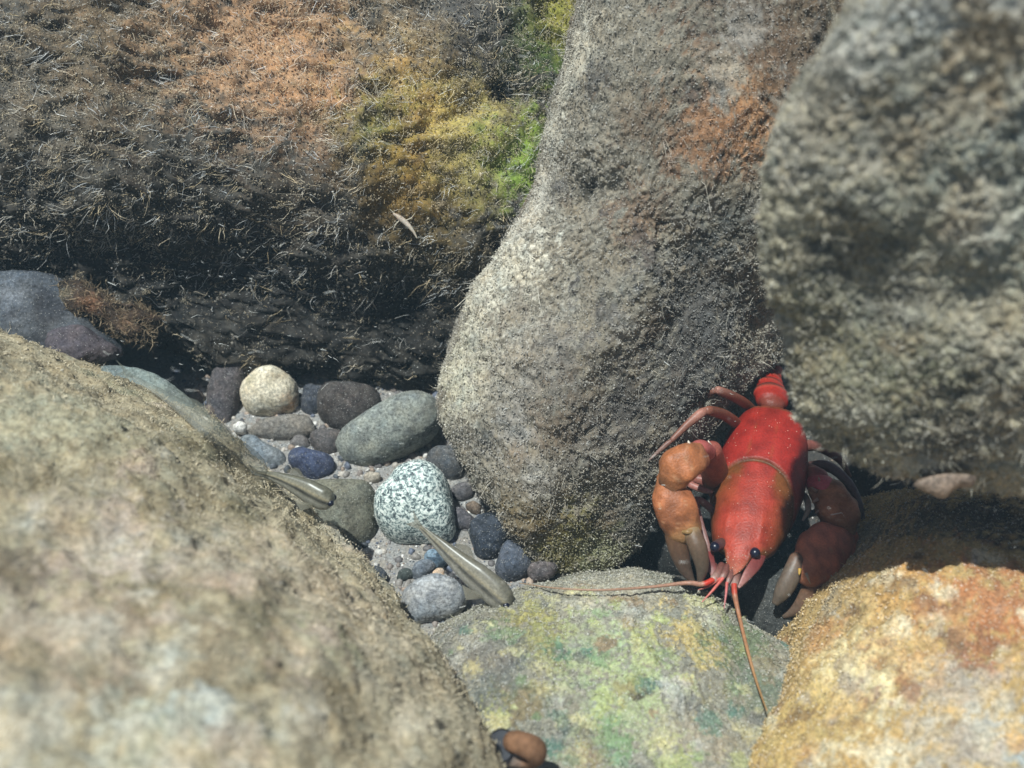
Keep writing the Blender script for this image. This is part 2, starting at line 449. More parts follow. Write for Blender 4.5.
CB = boulder('boulder',
    [(602,-60,34),(574,50,34.5),(548,130,35),(536,185,35.5),(499,268,36),(463,335,36.5),(453,372,36.7),(459,425,36.8),(485,485,36.5),(513,538,36),(538,568,35.7),(580,577,35.7),(618,562,36.4),(648,520,37.8),(702,455,39.4),(775,370,40.5),(860,200,38),(900,50,36),(880,-150,34),(780,-260,33),(680,-200,33)],
    (640,240,36.5), -VF * 4.6, VF * 8 + np.array([0, 0, 2.]), 8,
    'tall grey silt-covered boulder in the middle with a pale left flank, standing over the pebbles', 'boulder',
    hx(134, 126, 112), [
        (520,230,1.6,hx(200,190,168),1), (490,300,2.0,hx(206,196,170),1), (465,370,1.8,hx(200,190,158),1), (545,190,1.3,hx(186,176,156),.9),
        (575,60,1.4,hx(184,174,150),1), (555,120,1.2,hx(188,178,154),1), (520,370,2.0,hx(150,140,126),.7),
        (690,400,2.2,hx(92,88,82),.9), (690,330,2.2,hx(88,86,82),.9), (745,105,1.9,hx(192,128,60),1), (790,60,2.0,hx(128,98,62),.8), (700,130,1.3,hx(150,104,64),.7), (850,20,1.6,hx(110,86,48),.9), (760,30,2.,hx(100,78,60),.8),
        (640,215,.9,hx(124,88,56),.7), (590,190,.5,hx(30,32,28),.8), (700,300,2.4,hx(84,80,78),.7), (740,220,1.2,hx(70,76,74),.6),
        (570,545,1.8,hx(130,118,30),1), (530,520,1.1,hx(110,88,40),.9), (640,520,1.6,hx(70,66,58),.8), (610,560,1.0,hx(150,150,100),.8), (590,420,2.2,hx(104,94,84),.7)],
    n=2.3, amp=(.7,.35,.12,.08), freq=(.15,.5,1.6,4.6), seed=23, cuts=[(650,340,.45,(.30,-.88,.30),.25),(505,290,.30,(-.62,-.55,.56),.25)],
    crisp=2.0, rag=1.1, spots=(460,860,0,560,70,[hx(150,142,130),hx(90,84,78),hx(170,160,140),hx(120,100,76)],.2,.9), bumps=[(575,188,.5,-.45),(540,150,1.2,.15),(610,190,.6,-.3),(500,300,3.0,.35)])
RB = boulder('boulder',
    [(895,-40,19.6),(838,65,21.0),(797,130,22.2),(770,200,23.4),(766,285,24.4),(792,365,25.8),(816,424,26.6),(862,457,26.9),(940,480,26.9),(1060,500,26.6),(1250,480,25),(1400,300,22.8),(1400,100,21.0),(1250,-120,20.0),(1100,-190,19.6),(980,-140,19.2)],
    (1000,210,23.0), (-VF + np.array([0, 0, .9])) * 1.7, np.array([5, 10, 1.5]), 8,
    'large blurred grey-olive boulder filling the upper right, overhanging the red crayfish', 'boulder',
    hx(162, 154, 132), [
        (850,70,2.0,hx(186,178,164),.9), (960,20,2.8,hx(172,168,158),.9), (800,150,1.2,hx(168,160,142),.8), (900,120,2.0,hx(100,102,88),.8),
        (850,350,2.8,hx(124,120,88),.8), (790,330,1.4,hx(136,122,80),.8), (900,290,1.2,hx(164,158,142),.7), (990,200,2.6,hx(118,124,112),.8),
        (940,380,1.6,hx(112,112,80),.7), (985,340,1.0,hx(170,156,132),.7), (880,240,.9,hx(50,52,40),.8), (950,440,1.5,hx(80,68,56),.8), (830,440,1.0,hx(130,116,84),.8)],
    n=2.7, amp=(.45,.35,.15,.10), freq=(.2,.6,1.7,4.4), seed=37, crisp=1.6, rag=1.0, spots=(760,1024,0,500,70,[hx(110,104,80),hx(190,180,156),hx(140,128,98),hx(90,86,72),hx(150,130,96)],.3,1.0), bumps=[(975,300,.8,-.4),(870,190,1.,.25),(810,250,.35,-.25)])
LB = boulder('boulder',
    [(-60,300,37.4),(0,338,37.2),(80,362,36.8),(150,398,36.4),(200,432,35),(250,480,33.2),(300,518,32.3),(342,550,31.4),(400,603,30.5),(443,655,29.6),(472,712,28.3),(494,775,27.1),(500,900,25),(380,1150,22),(0,1300,20),(-400,1100,20),(-620,700,24),(-500,400,32),(-250,300,37)],
    (60,720,28), np.array([-1, -4.6, 8.6]), VF * 7, 7,
    'pale tan boulder filling the lower left, soft with silt and out of focus', 'boulder',
    hx(166, 154, 128), [
        (60,420,2.2,hx(160,156,124),.8), (140,500,2.2,hx(140,124,86),.8), (20,570,1.0,hx(92,70,46),1), (150,590,1.4,hx(112,94,54),.9), (230,560,2.,hx(172,156,132),.8), (60,480,1.2,hx(120,104,70),.8), (260,610,1.3,hx(120,108,72),.8), (80,690,1.3,hx(118,100,66),.8), (240,520,.9,hx(112,104,64),.8), (350,650,.9,hx(112,104,60),.8), (420,640,1.2,hx(128,120,84),.8), (200,445,1.0,hx(132,122,84),.8),
        (60,640,2.2,hx(178,154,128),.8), (200,655,1.3,hx(140,120,86),.8), (140,720,.8,hx(186,200,176),.7), (200,715,.7,hx(200,212,206),.6), (30,720,1.,hx(176,176,160),.8),
        (330,600,2.6,hx(194,172,138),.9), (400,680,2.2,hx(180,164,130),.8), (320,640,.8,hx(160,174,110),.7), (330,700,1.2,hx(134,112,74),.7), (280,470,1.0,hx(140,130,90),.8),
        (110,390,1.2,hx(150,146,110),.8), (410,725,.7,hx(214,196,160),.9), (100,540,1.5,hx(196,178,158),.7)],
    n=2.3, warp=.3, amp=(.9,.5,.18,.12), freq=(.12,.5,1.3,3.4), seed=41, crisp=1.6, rag=1.0,
    spots=(0,480,400,768,90,[hx(120,108,72),hx(196,184,158),hx(140,124,92),hx(170,164,140),hx(184,160,136)],.3,1.0))
BB = boulder('boulder',
    [(432,640,32.6),(470,607,33.8),(520,590,34.6),(570,580,34.9),(640,577,34.9),(695,589,34.5),(750,626,33.8),(792,658,33.3),(870,760,31),(860,900,27),(700,1050,24),(500,1050,24),(380,900,27),(380,740,31)],
    (620,760,31), np.array([0, -1.7, 3.0]), VF * 5, 8,
    'yellow-green mottled boulder at the bottom centre, below the crayfish feelers', 'boulder',
    hx(138, 134, 120), [
        (600,600,1.6,hx(176,166,140),.9), (530,610,.8,hx(168,160,64),.9), (540,640,1.2,hx(152,146,60),.9), (470,660,1.7,hx(116,112,104),.95), (490,720,1.5,hx(104,108,98),.9),
        (590,650,1.2,hx(160,170,116),.8), (640,690,1.6,hx(176,190,118),.9), (700,640,1.2,hx(190,166,80),1), (600,720,1.3,hx(150,160,120),.8), (560,650,.35,hx(70,120,96),.9), (587,652,.22,hx(70,120,96),.9),
        (745,650,1.1,hx(96,118,72),.9), (770,690,1.2,hx(104,116,92),.9), (690,735,1.2,hx(168,150,120),.8), (640,685,.35,hx(66,52,40),.9), (610,745,.6,hx(110,150,100),.8), (520,700,.7,hx(120,116,60),.8)],
    n=2.6, amp=(.4,.24,.10,.06), freq=(.2,.6,1.8,5.0), seed=53, sat=.70, crisp=2.2, rag=1.2,
    spots=(440,790,580,768,130,[hx(170,176,90),hx(120,150,96),hx(76,120,104),hx(176,172,158),hx(150,120,80),hx(110,106,98),hx(190,180,120)],.12,.55))
LR = boulder('boulder',
    [(733,775,29),(770,700,30.5),(818,618,31.8),(852,558,32.8),(878,520,34.4),(912,498,36.2),(1000,494,36.6),(1150,505,35.6),(1350,600,28),(1400,850,23),(1200,1050,20),(900,1050,21.5),(770,920,25)],
    (1050,760,28.5), np.array([0, -1.8, 3.9]), VF * 7, 7,
    'golden tan boulder in the lower right corner, lit below a hard shadow edge', 'boulder',
    hx(176, 148, 100), [
        (860,540,1.1,hx(130,124,104),.9), (950,520,1.8,hx(92,80,60),1), (1010,530,1.5,hx(80,64,50),1), (930,590,1.6,hx(204,144,50),1), (1000,610,1.8,hx(184,110,50),1), (860,670,1.6,hx(232,212,150),1), (800,720,1.4,hx(204,170,80),.9),  # the dark patches near the top paint the overhang's shade
        (960,680,1.4,hx(176,158,140),.9), (920,620,.9,hx(180,110,34),.9), (980,650,.8,hx(170,100,40),.9), (890,610,.9,hx(200,150,60),.9), (1005,750,1.3,hx(150,166,172),.9), (865,705,.3,hx(110,80,40),.8), (940,740,1.4,hx(186,170,140),.8), (900,640,1.0,hx(210,178,104),.7), (830,610,.9,hx(150,140,118),.8)],
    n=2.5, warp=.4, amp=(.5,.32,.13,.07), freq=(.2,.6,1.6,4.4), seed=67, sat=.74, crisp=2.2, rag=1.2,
    spots=(770,1024,540,768,110,[hx(190,138,66),hx(216,200,160),hx(150,98,56),hx(166,152,136),hx(126,94,54),hx(206,170,96)],.15,.6))

# algae and silt on them
g_tan, g_gry, g_gold = hx(190, 178, 156), hx(170, 168, 164), hx(190, 150, 92)
add_turf(TL, [
    dict(weight=lambda c, x, y: np.clip(1.5 - y / 240, .10, 1), n=44000, clumps=14000, len=(.06, .50), wid=(.004, .010), spread=.10, up=.30, flow=(-.7, .1, -.3), rand=.42, curl=.6, c0=hx(226,230,232), c1=hx(232,206,160), keep=.22, seed=5, segs=4),
    dict(n=24000, len=(.04, .14), wid=(.010, .020), up=.6, flow=(-.3, 0, -.1), rand=.7, c0=g_gry, c1=g_tan, keep=.85, seed=6)])
add_grains(TL, 26000, (.015, .05), hx(160,140,110), hx(245,236,220), 7, keep=.7, lift=.22, weight=lambda c, x, y: np.clip(1.5 - y / 240, .10, 1))
add_grains(TL, 44000, (.009, .024), hx(170,154,126), hx(244,228,198), 77, keep=.4, weight=lambda c, x, y: np.clip(1.5 - y / 240, .10, 1), clusters=1000, crad=(.05, .24), flow=(-.8, .1, -.3), name='algae_puffs')
add_turf(CB, [
    dict(n=30000, len=(.03, .09), wid=(.009, .017), up=.4, rand=.9, curl=.9, c0=g_gry, c1=g_tan, keep=.85, seed=8),
    dict(n=4500, clumps=1500, len=(.10, .36), wid=(.006, .011), spread=.12, up=.7, rand=.6, curl=1.0, c0=g_gry, c1=hx(200,192,176), keep=.4, seed=9, segs=4)])
add_grains(CB, 46000, (.012, .040), hx(150,146,138), hx(245,243,238), 10, keep=.75, lift=.10)
add_turf(RB, [
    dict(n=7000, clumps=3500, len=(.05, .24), wid=(.005, .010), spread=.12, up=.25, rand=.9, curl=1.2, c0=hx(190,186,178), c1=hx(214,208,190), keep=.4, seed=12, segs=4),
    dict(n=16000, len=(.03, .09), wid=(.008, .016), up=.5, rand=.8, curl=.8, c0=g_gry, c1=g_tan, keep=.85, seed=13)])
add_grains(RB, 12000, (.012, .04), hx(160,154,140), hx(236,232,222), 33, keep=.6, lift=.08)
add_turf(LB, [
    dict(n=7000, clumps=1400, len=(.08, .24), wid=(.007, .013), spread=.14, up=.5, rand=.8, curl=1., c0=hx(186,172,144), c1=hx(220,210,190), keep=.6, seed=14, segs=3),
    dict(n=8000, len=(.03, .09), wid=(.010, .02), up=.7, rand=.8, c0=g_tan, c1=hx(206,196,176), keep=.65, seed=15)])
add_grains(LB, 12000, (.012, .035), hx(186,168,134), hx(238,234,220), 16, keep=.65, lift=.1)
add_turf(BB, [dict(n=8000, len=(.03, .09), wid=(.008, .016), up=.7, rand=.7, c0=hx(160,150,120), c1=hx(190,190,150), keep=.75, seed=17)])
add_grains(BB, 16000, (.012, .042), hx(164,158,146), hx(240,238,230), 18, keep=.65, lift=.05)
add_turf(LR, [dict(n=8000, len=(.03, .10), wid=(.009, .016), up=.7, rand=.7, c0=hx(170,150,110), c1=hx(200,184,150), keep=.75, seed=19)])
add_grains(LR, 12000, (.014, .05), hx(174,156,120), hx(240,236,225), 20, keep=.65, lift=.05)

# ------------------------------------------------------------------ stones and pebbles on the bed
def pebble(px, py, a, b, ang, lift, label, color, col2=None, name='pebble', cat='pebble', irr=.12, sub=5, n=2.3, seed=None, th=None,
           plist=(), mat=None, amp=1.0, pts=None, bumps=()):
    """a, b half sizes in pixels along / across the long axis; lift = height of the centre above the bed, cm"""
    seed = seed if seed is not None else int(px * 7 + py)
    lift *= .8
    c3 = atz(px, py, lift); d = (c3 - CAM) @ VF
    r = np.random.default_rng(seed)
    if pts is None:
        pts = []
        ph = r.uniform(0, 6.28, 3)
        for k in range(14):
            t = k / 14 * 2 * math.pi
            rr = 1 + irr * (.6 * math.sin(2 * t + ph[0]) * .4 + .6 * math.sin(3 * t + ph[1]) + .3 * math.sin(5 * t + ph[2]))
            ex = math.copysign(abs(math.cos(t)) ** .88, math.cos(t)); ey = math.copysign(abs(math.sin(t)) ** .88, math.sin(t))
            u, v = a * rr * ex, b * rr * ey
            ca, sa = math.cos(math.radians(ang)), math.sin(math.radians(ang))
            pts.append((px + u * ca + v * sa, py - u * sa + v * ca, d))
    else:
        pts = [(x, y, d) for x, y in pts]
    mb = min(a, b) / FPX * d
    tf = th if th else mb * .85
    V, F = stone_shape(pts, (px, py, d), (-VF * .6 + np.array([0, 0, .8])) * tf * 0.8 - VF * tf * .25, (VF * .7 + np.array([0, 0, -.7])) * max(tf, mb), sub, n, 0)
    N = vnormals(V, F)
    dd = amp * (.07 * mb * fbm(V, .9 / mb, 3, seed % 50) + .012 * fbm(V, 5, 3, 9))
    for (bx, by, rad, h) in bumps:
        p = nearest(V, N, bx, by); q = np.linalg.norm(V - p, axis=1) / rad; dd = dd + h * np.exp(-q * q * 1.5)
    V = V + N * dd[:, None]; N = vnormals(V, F)
    color = soft(color, .6); col2 = None if col2 is None else soft(col2, .6)
    base = np.array(color)
    col = patches(V, N, base, plist, seed % 40, rag=.5)
    if col2 is not None:
        w = np.clip(fbm(V, 2.2 / mb, 4, seed % 30) * 2.5 + .35, 0, 1)[:, None]
        col = col * (1 - w) + np.array(col2) * w
    o = V.mean(0); o[2] = V[:, 2].min()
    me = mesh_np(name, V, F, [mat or M_PEBBLE], col, origin=o)
    ob = link(name, me, o, label=label, category=cat)
    if a * b > 150:
        add_grains(dict(ob=ob, V=V, N=N, F=F, col=col, o=o), int(a * b * .45), (.008, .024), hx(150,146,138), hx(232,230,222), seed % 97, keep=.6, lift=.01)
    return ob

# speckled stone: its own blotched mineral pattern
def speckle_material():
    m = bpy.data.materials.new('speckled_greenstone'); m.use_nodes = True
    t = m.node_tree; L = t.links.new; b = t.nodes['Principled BSDF']
    tc = nn(t, 'ShaderNodeTexCoord'); mp = nn(t, 'ShaderNodeMapping'); mp.inputs['Scale'].default_value = (100,) * 3
    L(tc.outputs['Object'], mp.inputs[0])
    n = nn(t, 'ShaderNodeTexNoise'); n.inputs['Scale'].default_value = 9; n.inputs['Detail'].default_value = 6; n.inputs['Roughness'].default_value = .6; n.inputs['Distortion'].default_value = .6
    L(mp.outputs[0], n.inputs['Vector'])
    r = nn(t, 'ShaderNodeValToRGB'); L(n.outputs['Fac'], r.inputs[0])
    e = r.color_ramp.elements
    e[0].position = .38; e[0].color = (*hx(66, 76, 80), 1); e[1].position = .62; e[1].color = (*hx(232, 236, 228), 1)
    k = e.new(.47); k.color = (*hx(124, 140, 140), 1); k = e.new(.53); k.color = (*hx(196, 208, 202), 1)
    L(r.outputs[0], b.inputs['Base Color']); b.inputs['Roughness'].default_value = .75
    bp = nn(t, 'ShaderNodeBump'); bp.inputs['Strength'].default_value = .2; bp.inputs['Distance'].default_value = .001; L(n.outputs['Fac'], bp.inputs['Height']); L(bp.outputs[0], b.inputs['Normal'])
    return m
pebble(270,394,29,24,8,.7,'cream pebble with ochre edge, brightest of the small stones by the dark hollow', hx(232,216,178), hx(206,190,150),
       plist=[(292,400,.5,hx(176,120,50),.9),(286,410,.35,hx(200,140,60),.9),(298,385,.5,hx(90,80,66),.9),(250,380,.3,hx(120,120,80),.7),(275,376,.3,hx(140,120,80),.8)], irr=.10, sub=6)
pebble(284,429,33,13,3,.35,'flat tan-grey pebble tucked under the cream pebble', hx(140,130,116), hx(122,114,104), sub=5)
pebble(226,394,17,37,-14,.6,'long purple-grey stone standing left of the cream pebble', hx(96,86,88), hx(80,74,78), sub=6)
pebble(314,401,13,17,-20,.3,'small slate-dark pebble between the cream pebble and the brown cobble', hx(72,76,88), hx(60,64,74))
pebble(349,408,33,25,-8,.6,'dark brown cobble with a paler scar behind the kidney-shaped stone', hx(84,76,72), hx(68,60,58), plist=[(352,400,.25,hx(150,130,120),.8)], sub=6)
pebble(389,430,55,29,24,.9,'kidney-shaped grey-green granite stone, largest among the pebbles', hx(150,156,142), hx(116,122,116), sub=6, seed=12, pts=[(336,446),(342,432),(358,420),(378,408),(396,397),(414,393),(432,397),(441,411),(437,430),(418,446),(394,460),(366,468),(346,463)])
pebble(328,443,17,15,0,.1,'dull brown half-buried pebble left of the kidney-shaped stone', hx(104,92,86), hx(88,80,78))
pebble(312,464,23,15,-18,.25,'oval deep blue pebble', hx(66,80,118), hx(54,64,98), sub=6)
pebble(338,518,42,40,0,.3,'broad olive-grey stone partly under the tan boulder and a striped fish', hx(126,124,100), hx(106,104,86), sub=6, th=.9)
pebble(417,508,41,42,10,.7,'round speckled white and green stone at the small fish tail', hx(200,210,200), mat=speckle_material(), irr=.12, sub=6, seed=5)
pebble(448,463,21,17,-10,.3,'dark grey rounded stone just right of the kidney-shaped stone', hx(84,86,90), hx(104,98,92))
pebble(490,536,21,23,0,.35,'blue-black stone above the swimming fish', hx(62,72,88), hx(46,54,66), sub=6)
pebble(513,562,18,20,-20,.3,'blue-grey stone wedged by the foot of the grey boulder', hx(88,96,112), hx(70,76,90))
pebble(436,559,12,10,20,.35,'light blue chip behind the fish', hx(118,156,182), hx(96,130,156))
pebble(423,569,14,8,32,.25,'narrow grey chip below the light blue one', hx(110,120,132), hx(90,98,110))
pebble(433,600,33,24,12,.5,'pale grey salt-and-pepper pebble above the bottom boulder', hx(168,170,172), hx(136,140,146), irr=.07, sub=6)
pebble(439,573,6,5,0,.35,'tiny orange-cream pebble beside the salt-and-pepper pebble', hx(222,178,130))
pebble(374,578,14,12,-10,.2,'small dark slate-blue pebble at the tan boulder edge', hx(66,76,92), hx(80,84,88))
pebble(358,564,9,7,0,.15,'tiny indigo pebble above the slate-blue one', hx(74,82,116))
pebble(396,606,22,12,-30,.1,'flat brown-grey stone left of the salt-and-pepper pebble', hx(128,120,108), hx(110,104,98))
pebble(262,456,26,15,-30,.1,'pale blue-grey stone below the tan-grey pebble, half hidden by the ghostly fish', hx(132,142,150), hx(110,120,126))
pebble(240,428,7,6,0,.5,'tiny white quartz pebble beside the long purple-grey stone', hx(226,220,210))
pebble(541,571,16,10,10,.15,'small mauve-brown stone under the grey boulder foot', hx(112,98,98), hx(90,80,80))
pebble(462,520,14,10,-35,.1,'small mauve stone between the speckled stone and the blue-black one', hx(104,98,104), hx(84,80,88))
pebble(462,492,13,9,20,.1,'low plum-grey stone right of the speckled stone', hx(96,90,94), hx(110,104,104))
pebble(405,470,13,7,10,-.02,'buried sand-coloured chip between the kidney-shaped and speckled stones', hx(150,138,122))
pebble(372,478,9,6,15,.02,'little cream chip above the speckled stone', hx(176,160,136))
pebble(300,443,10,7,0,.08,'little grey-brown chip under the flat tan-grey pebble', hx(120,112,108))
pebble(474,508,8,6,-40,.1,'little amber chip beside the small mauve stone', hx(128,104,80))
pebble(405,575,9,6,20,.12,'little green-black chip below the speckled stone', hx(70,80,76))
pebble(210,414,12,9,30,.15,'small brown pebble at the foot of the long purple-grey stone', hx(116,98,88))
pebble(196,398,9,7,0,.15,'small buff pebble at the left end of the pebble pocket', hx(134,116,100))
pebble(778,612,66,40,-28,-1.0,'dark flat grey stone under the right claw, between two boulders', hx(74,76,74), hx(60,64,64), name='stone', cat='stone', sub=6, th=1.0)
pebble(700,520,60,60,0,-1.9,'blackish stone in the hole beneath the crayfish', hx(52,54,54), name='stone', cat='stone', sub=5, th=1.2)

def slab(px, py, d, pts, color, col2, label, th, seed, plist=(), amp=1.0, cat='stone', name='stone', sub=6, n=2.8):
    P3 = [(x, y, d + dz) for x, y, dz in pts]
    V, F = stone_shape(P3, (px, py, d), (-VF * .5 + np.array([0, 0, .7])) * th, VF * th * 1.5, sub, n, 0)
    N = vnormals(V, F)
    V = V + N * (amp * (.22 * fbm(V, .7, 3, seed) + .05 * fbm(V, 3, 3, seed)))[:, None]
    N = vnormals(V, F); col = patches(V, N, color, plist, seed, rag=.6)
    w = np.clip(fbm(V, .9, 4, seed + 2) * 2.5 + .3, 0, 1)[:, None]; col = col * (1 - w) + np.array(col2) * w
    o = V.mean(0)
    B = dict(V=V, N=N, F=F, col=col, o=o)
    B['ob'] = link(name, mesh_np(name, V, F, [M_PEBBLE], col, origin=o), o, label=label, category=cat)
    return B
SL = slab(20,318,37.5,[(-60,300,0),(-20,280,0),(40,277,.2),(78,295,.2),(100,330,0),(118,352,-.2),(60,362,-.4),(0,352,-.6),(-60,345,-.4)], hx(84,88,94), hx(60,62,68),
     'smooth blue-grey slate at the far left under the shaggy boulder', .9, 3, plist=[(10,300,.8,hx(150,156,166),.5)])
add_grains(SL, 900, (.01, .03), hx(120,118,112), hx(200,198,190), 61, keep=.6)
slab(96,352,36.8,[(50,335,0),(80,328,0),(112,345,.2),(120,354,.2),(106,362,0),(80,368,-.2),(50,358,-.2)], hx(92,84,88), hx(76,70,76),
     'pointed mauve-brown stone wedge below the blue-grey slate', .5, 4)
slab(148,385,36.6,[(100,368,0),(130,368,.1),(170,384,.1),(196,408,0),(186,418,-.2),(150,408,-.3),(110,388,-.3)], hx(128,138,134), hx(110,118,116),
     'thin pale grey-green stone along the upper edge of the tan boulder', .5, 6)
RD = slab(108,312,37.5,[(58,292,0),(75,287,.1),(98,292,.2),(118,304,.3),(150,308,.3),(166,322,.3),(150,340,0),(140,330,0),(118,334,-.1),(92,322,-.1),(70,306,-.1)], hx(72,58,48), hx(40,35,32),
     'rust-brown crusted lump in the dark under the shaggy boulder', .6, 9, plist=[(90,305,.4,hx(150,96,50),.9),(128,320,.5,hx(150,110,70),.8),(64,293,.3,hx(150,140,110),.9)], amp=2.6, cat='debris', name='crusted_lump', sub=6)
add_turf(RD, [dict(n=1500, len=(.05,.25), wid=(.008,.016), up=.6, rand=.8, c0=hx(90,70,50), c1=hx(190,170,140), keep=.4, seed=31, segs=3)])
FL = slab(948,482,min(depth_on(RB, 940, 474, 12), 27.0) + .25,[(914,486,0),(926,476,0),(950,474,0),(975,478,0),(972,488,0),(958,490,0),(944,500,0),(926,494,0)], hx(150,130,114), hx(120,104,92),
     'pale pinkish flake stuck to the underside of the right boulder', .3, 13, amp=.6, cat='flake', name='stone_flake', sub=5)

# gravel and sand of the pocket: uncountable
r = np.random.default_rng(90)
def bed_pts(n, x0, x1, y0, y1, seed):
    r = np.random.default_rng(seed)
    x = r.uniform(x0, x1, n); y = r.uniform(y0, y1, n)
    return np.stack([x, y, bed_z(x, y)], 1)
pal = np.array([hx(150,144,138), hx(116,112,112), hx(176,168,158), hx(130,120,114), hx(100,106,120), hx(156,138,124), hx(216,212,206), hx(74,78,84)])
Pg = bed_pts(2600, -13, 4, 17, 34, 91); szg = r.uniform(.05, .17, 2600)
V1, F1, C1 = grains_mesh(Pg, szg, pal[r.integers(0, len(pal), 2600)] * r.uniform(.7, 1.1, (2600, 1)), 92, (ico(2)[0], ico(2)[1]))
link('gravel', mesh_np('gravel', V1, F1, [M_GRAIN], C1), kind='stuff', label='fine mixed gravel scattered over the silt between the pebbles', category='gravel')
Ps = bed_pts(26000, -13, 12, 16, 33, 93); Ps[:, 2] += .01; szs = r.uniform(.014, .05, 26000)
V1, F1, C1 = grains_mesh(Ps, szs, pal[r.integers(0, len(pal), 26000)] * r.uniform(.8, 1.5, (26000, 1)), 94)
link('sand', mesh_np('sand', V1, F1, [M_GRAIN], C1, smooth=False), kind='stuff', label='coarse grey sand and silt grains on the stream bed', category='sand')

# drifting specks in the water
n = 900
px = r.uniform(0, 1024, n); py = r.uniform(0, 768, n); dd = r.uniform(24, 37, n)
px[:120] = r.uniform(100, 440, 120); py[:120] = r.uniform(270, 380, 120); dd[:120] = r.uniform(31, 36, 120)
Pp = np.array([at(a, b, c) for a, b, c in zip(px, py, dd)])
Dv = np.tile(VR + -.12 * VU, (n, 1)) + r.normal(size=(n, 3)) * .2
V1, F1, m1 = strands_mesh(Pp, Dv, r.uniform(.03, .28, n) * np.where(r.random(n) < .6, .3, 1), r.uniform(.006, .012, n), np.zeros((n, 3)), 95)
link('suspended_particles', mesh_np('suspended_particles', V1, F1, [tint_material('drifting_fleck')], np.tile(hx(190, 190, 185), (len(V1), 1)), smooth=False), kind='stuff',
     label='pale specks of silt drifting in the water', category='particles')

# ------------------------------------------------------------------ lofts and limbs
def cr(P, m):
    """smooth curve through control rows of P, m samples per span"""
    P = np.asarray(P, float); E = np.concatenate([2 * P[:1] - P[1:2], P, 2 * P[-1:] - P[-2:-1]])
    out = []
    for i in range(1, len(E) - 2):
        for k in range(m):
            t = k / m; a, b, c, d = E[i-1], E[i], E[i+1], E[i+2]
            out.append(.5 * (2*b + (c-a)*t + (2*a-5*b+4*c-d)*t*t + (3*b-a-3*c+d)*t**3))
    out.append(E[-2]); return np.array(out)

def tube_faces(nr, k):
    i = np.arange(nr - 1)[:, None] * k; j = np.arange(k)[None]
    a = i + j; b = i + (j + 1) % k
    q = np.stack([a, b, b + k, a + k], -1).reshape(-1, 4)
    F = np.concatenate([q[:, [0, 1, 2]], q[:, [0, 2, 3]]])
    c0 = np.stack([np.full(k, nr * k), (np.arange(k) + 1) % k, np.arange(k)], 1)
    base = (nr - 1) * k
    c1 = np.stack([np.full(k, nr * k + 1), base + np.arange(k), base + (np.arange(k) + 1) % k], 1)
    return np.concatenate([F, c0, c1])

def limb(ctrl, flat=.85, k=20, m=7, up=None, cap=True, rel=.0, seed=0, exp=1.0):
    """ctrl rows (px, py, depth, radius cm): a smooth oval tube through them with rounded ends"""
    Q = np.array([[*at(*c[:3]), c[3]] for c in ctrl]); Q = cr(Q, m)
    P, R = Q[:, :3], np.maximum(Q[:, 3], .003)
    T = np.gradient(P, axis=0); T /= np.linalg.norm(T, axis=1)[:, None]
    if cap:
        def ends(p, t, r0, sgn):
            a = [math.radians(x) for x in (80, 60, 40, 20)]
            return [p + sgn * t * r0 * math.sin(x) * .8 for x in a], [r0 * math.cos(x) for x in a]
        p0, r0 = ends(P[0], T[0], R[0], -1); p1, r1 = ends(P[-1], T[-1], R[-1], 1)
        P = np.concatenate([p0, P, p1[::-1]]); R = np.concatenate([r0, R, r1[::-1]])
        T = np.concatenate([np.tile(T[:1], (4, 1)), T, np.tile(T[-1:], (4, 1))])
    u = -VF if up is None else np.asarray(up, float)
    B = u - T * (T @ u)[:, None]; B /= np.linalg.norm(B, axis=1)[:, None]
    A = np.cross(T, B)
    ph = np.arange(k) / k * 2 * math.pi
    cxx = np.sign(np.cos(ph)) * np.abs(np.cos(ph)) ** exp; sxx = np.sign(np.sin(ph)) * np.abs(np.sin(ph)) ** exp
    V = P[:, None] + A[:, None] * (cxx[None, :, None] * R[:, None, None]) + B[:, None] * (sxx[None, :, None] * R[:, None, None] * flat)
    nr = len(P); V = np.concatenate([V.reshape(-1, 3), P[:1], P[-1:]])
    t = np.repeat(np.linspace(0, 1, nr), k); t = np.concatenate([t, [0, 1]])
    a = np.concatenate([np.tile(ph, nr), [0, 0]])
    return V, tube_faces(nr, k), t, a

class Thing:
    def __init__(self, name, loc, label, cat, **kw):
        self.o = np.asarray(loc, float)
        self.ob = link(name, None, self.o, label=label, category=cat, **kw)
    def part(self, name, V, F, mat, col, parent=None, smooth=True, **kw):
        o = V.mean(0)
        po = self.o if parent is None else parent[1]
        me = mesh_np(name, V, F, [mat], col, smooth=smooth, origin=o)
        ob = link(name, me, o - po, self.ob if parent is None else parent[0], **kw)
        return (ob, o)

def shade(t, stops):
    """colours along t"""
    x = [s[0] for s in stops]; c = np.array([s[1] for s in stops])
    return np.stack([np.interp(t, x, c[:, i]) for i in range(3)], 1)

M_SHELL = tint_material('crayfish_shell', rough=.44, spec=.25, var=.16, scale=16, bump=.3, sss=.0)
M_LEG = tint_material('crayfish_leg_shell', rough=.45, spec=.35, var=.2, scale=12, bump=.1, sss=.1)
def eye_material():
    m = bpy.data.materials.new('glossy_dark_eye'); m.use_nodes = True; b = m.node_tree.nodes['Principled BSDF']
    b.inputs['Base Color'].default_value = (*hx(20, 22, 40), 1); b.inputs['Roughness'].default_value = .3; return m
M_EYE = eye_material()

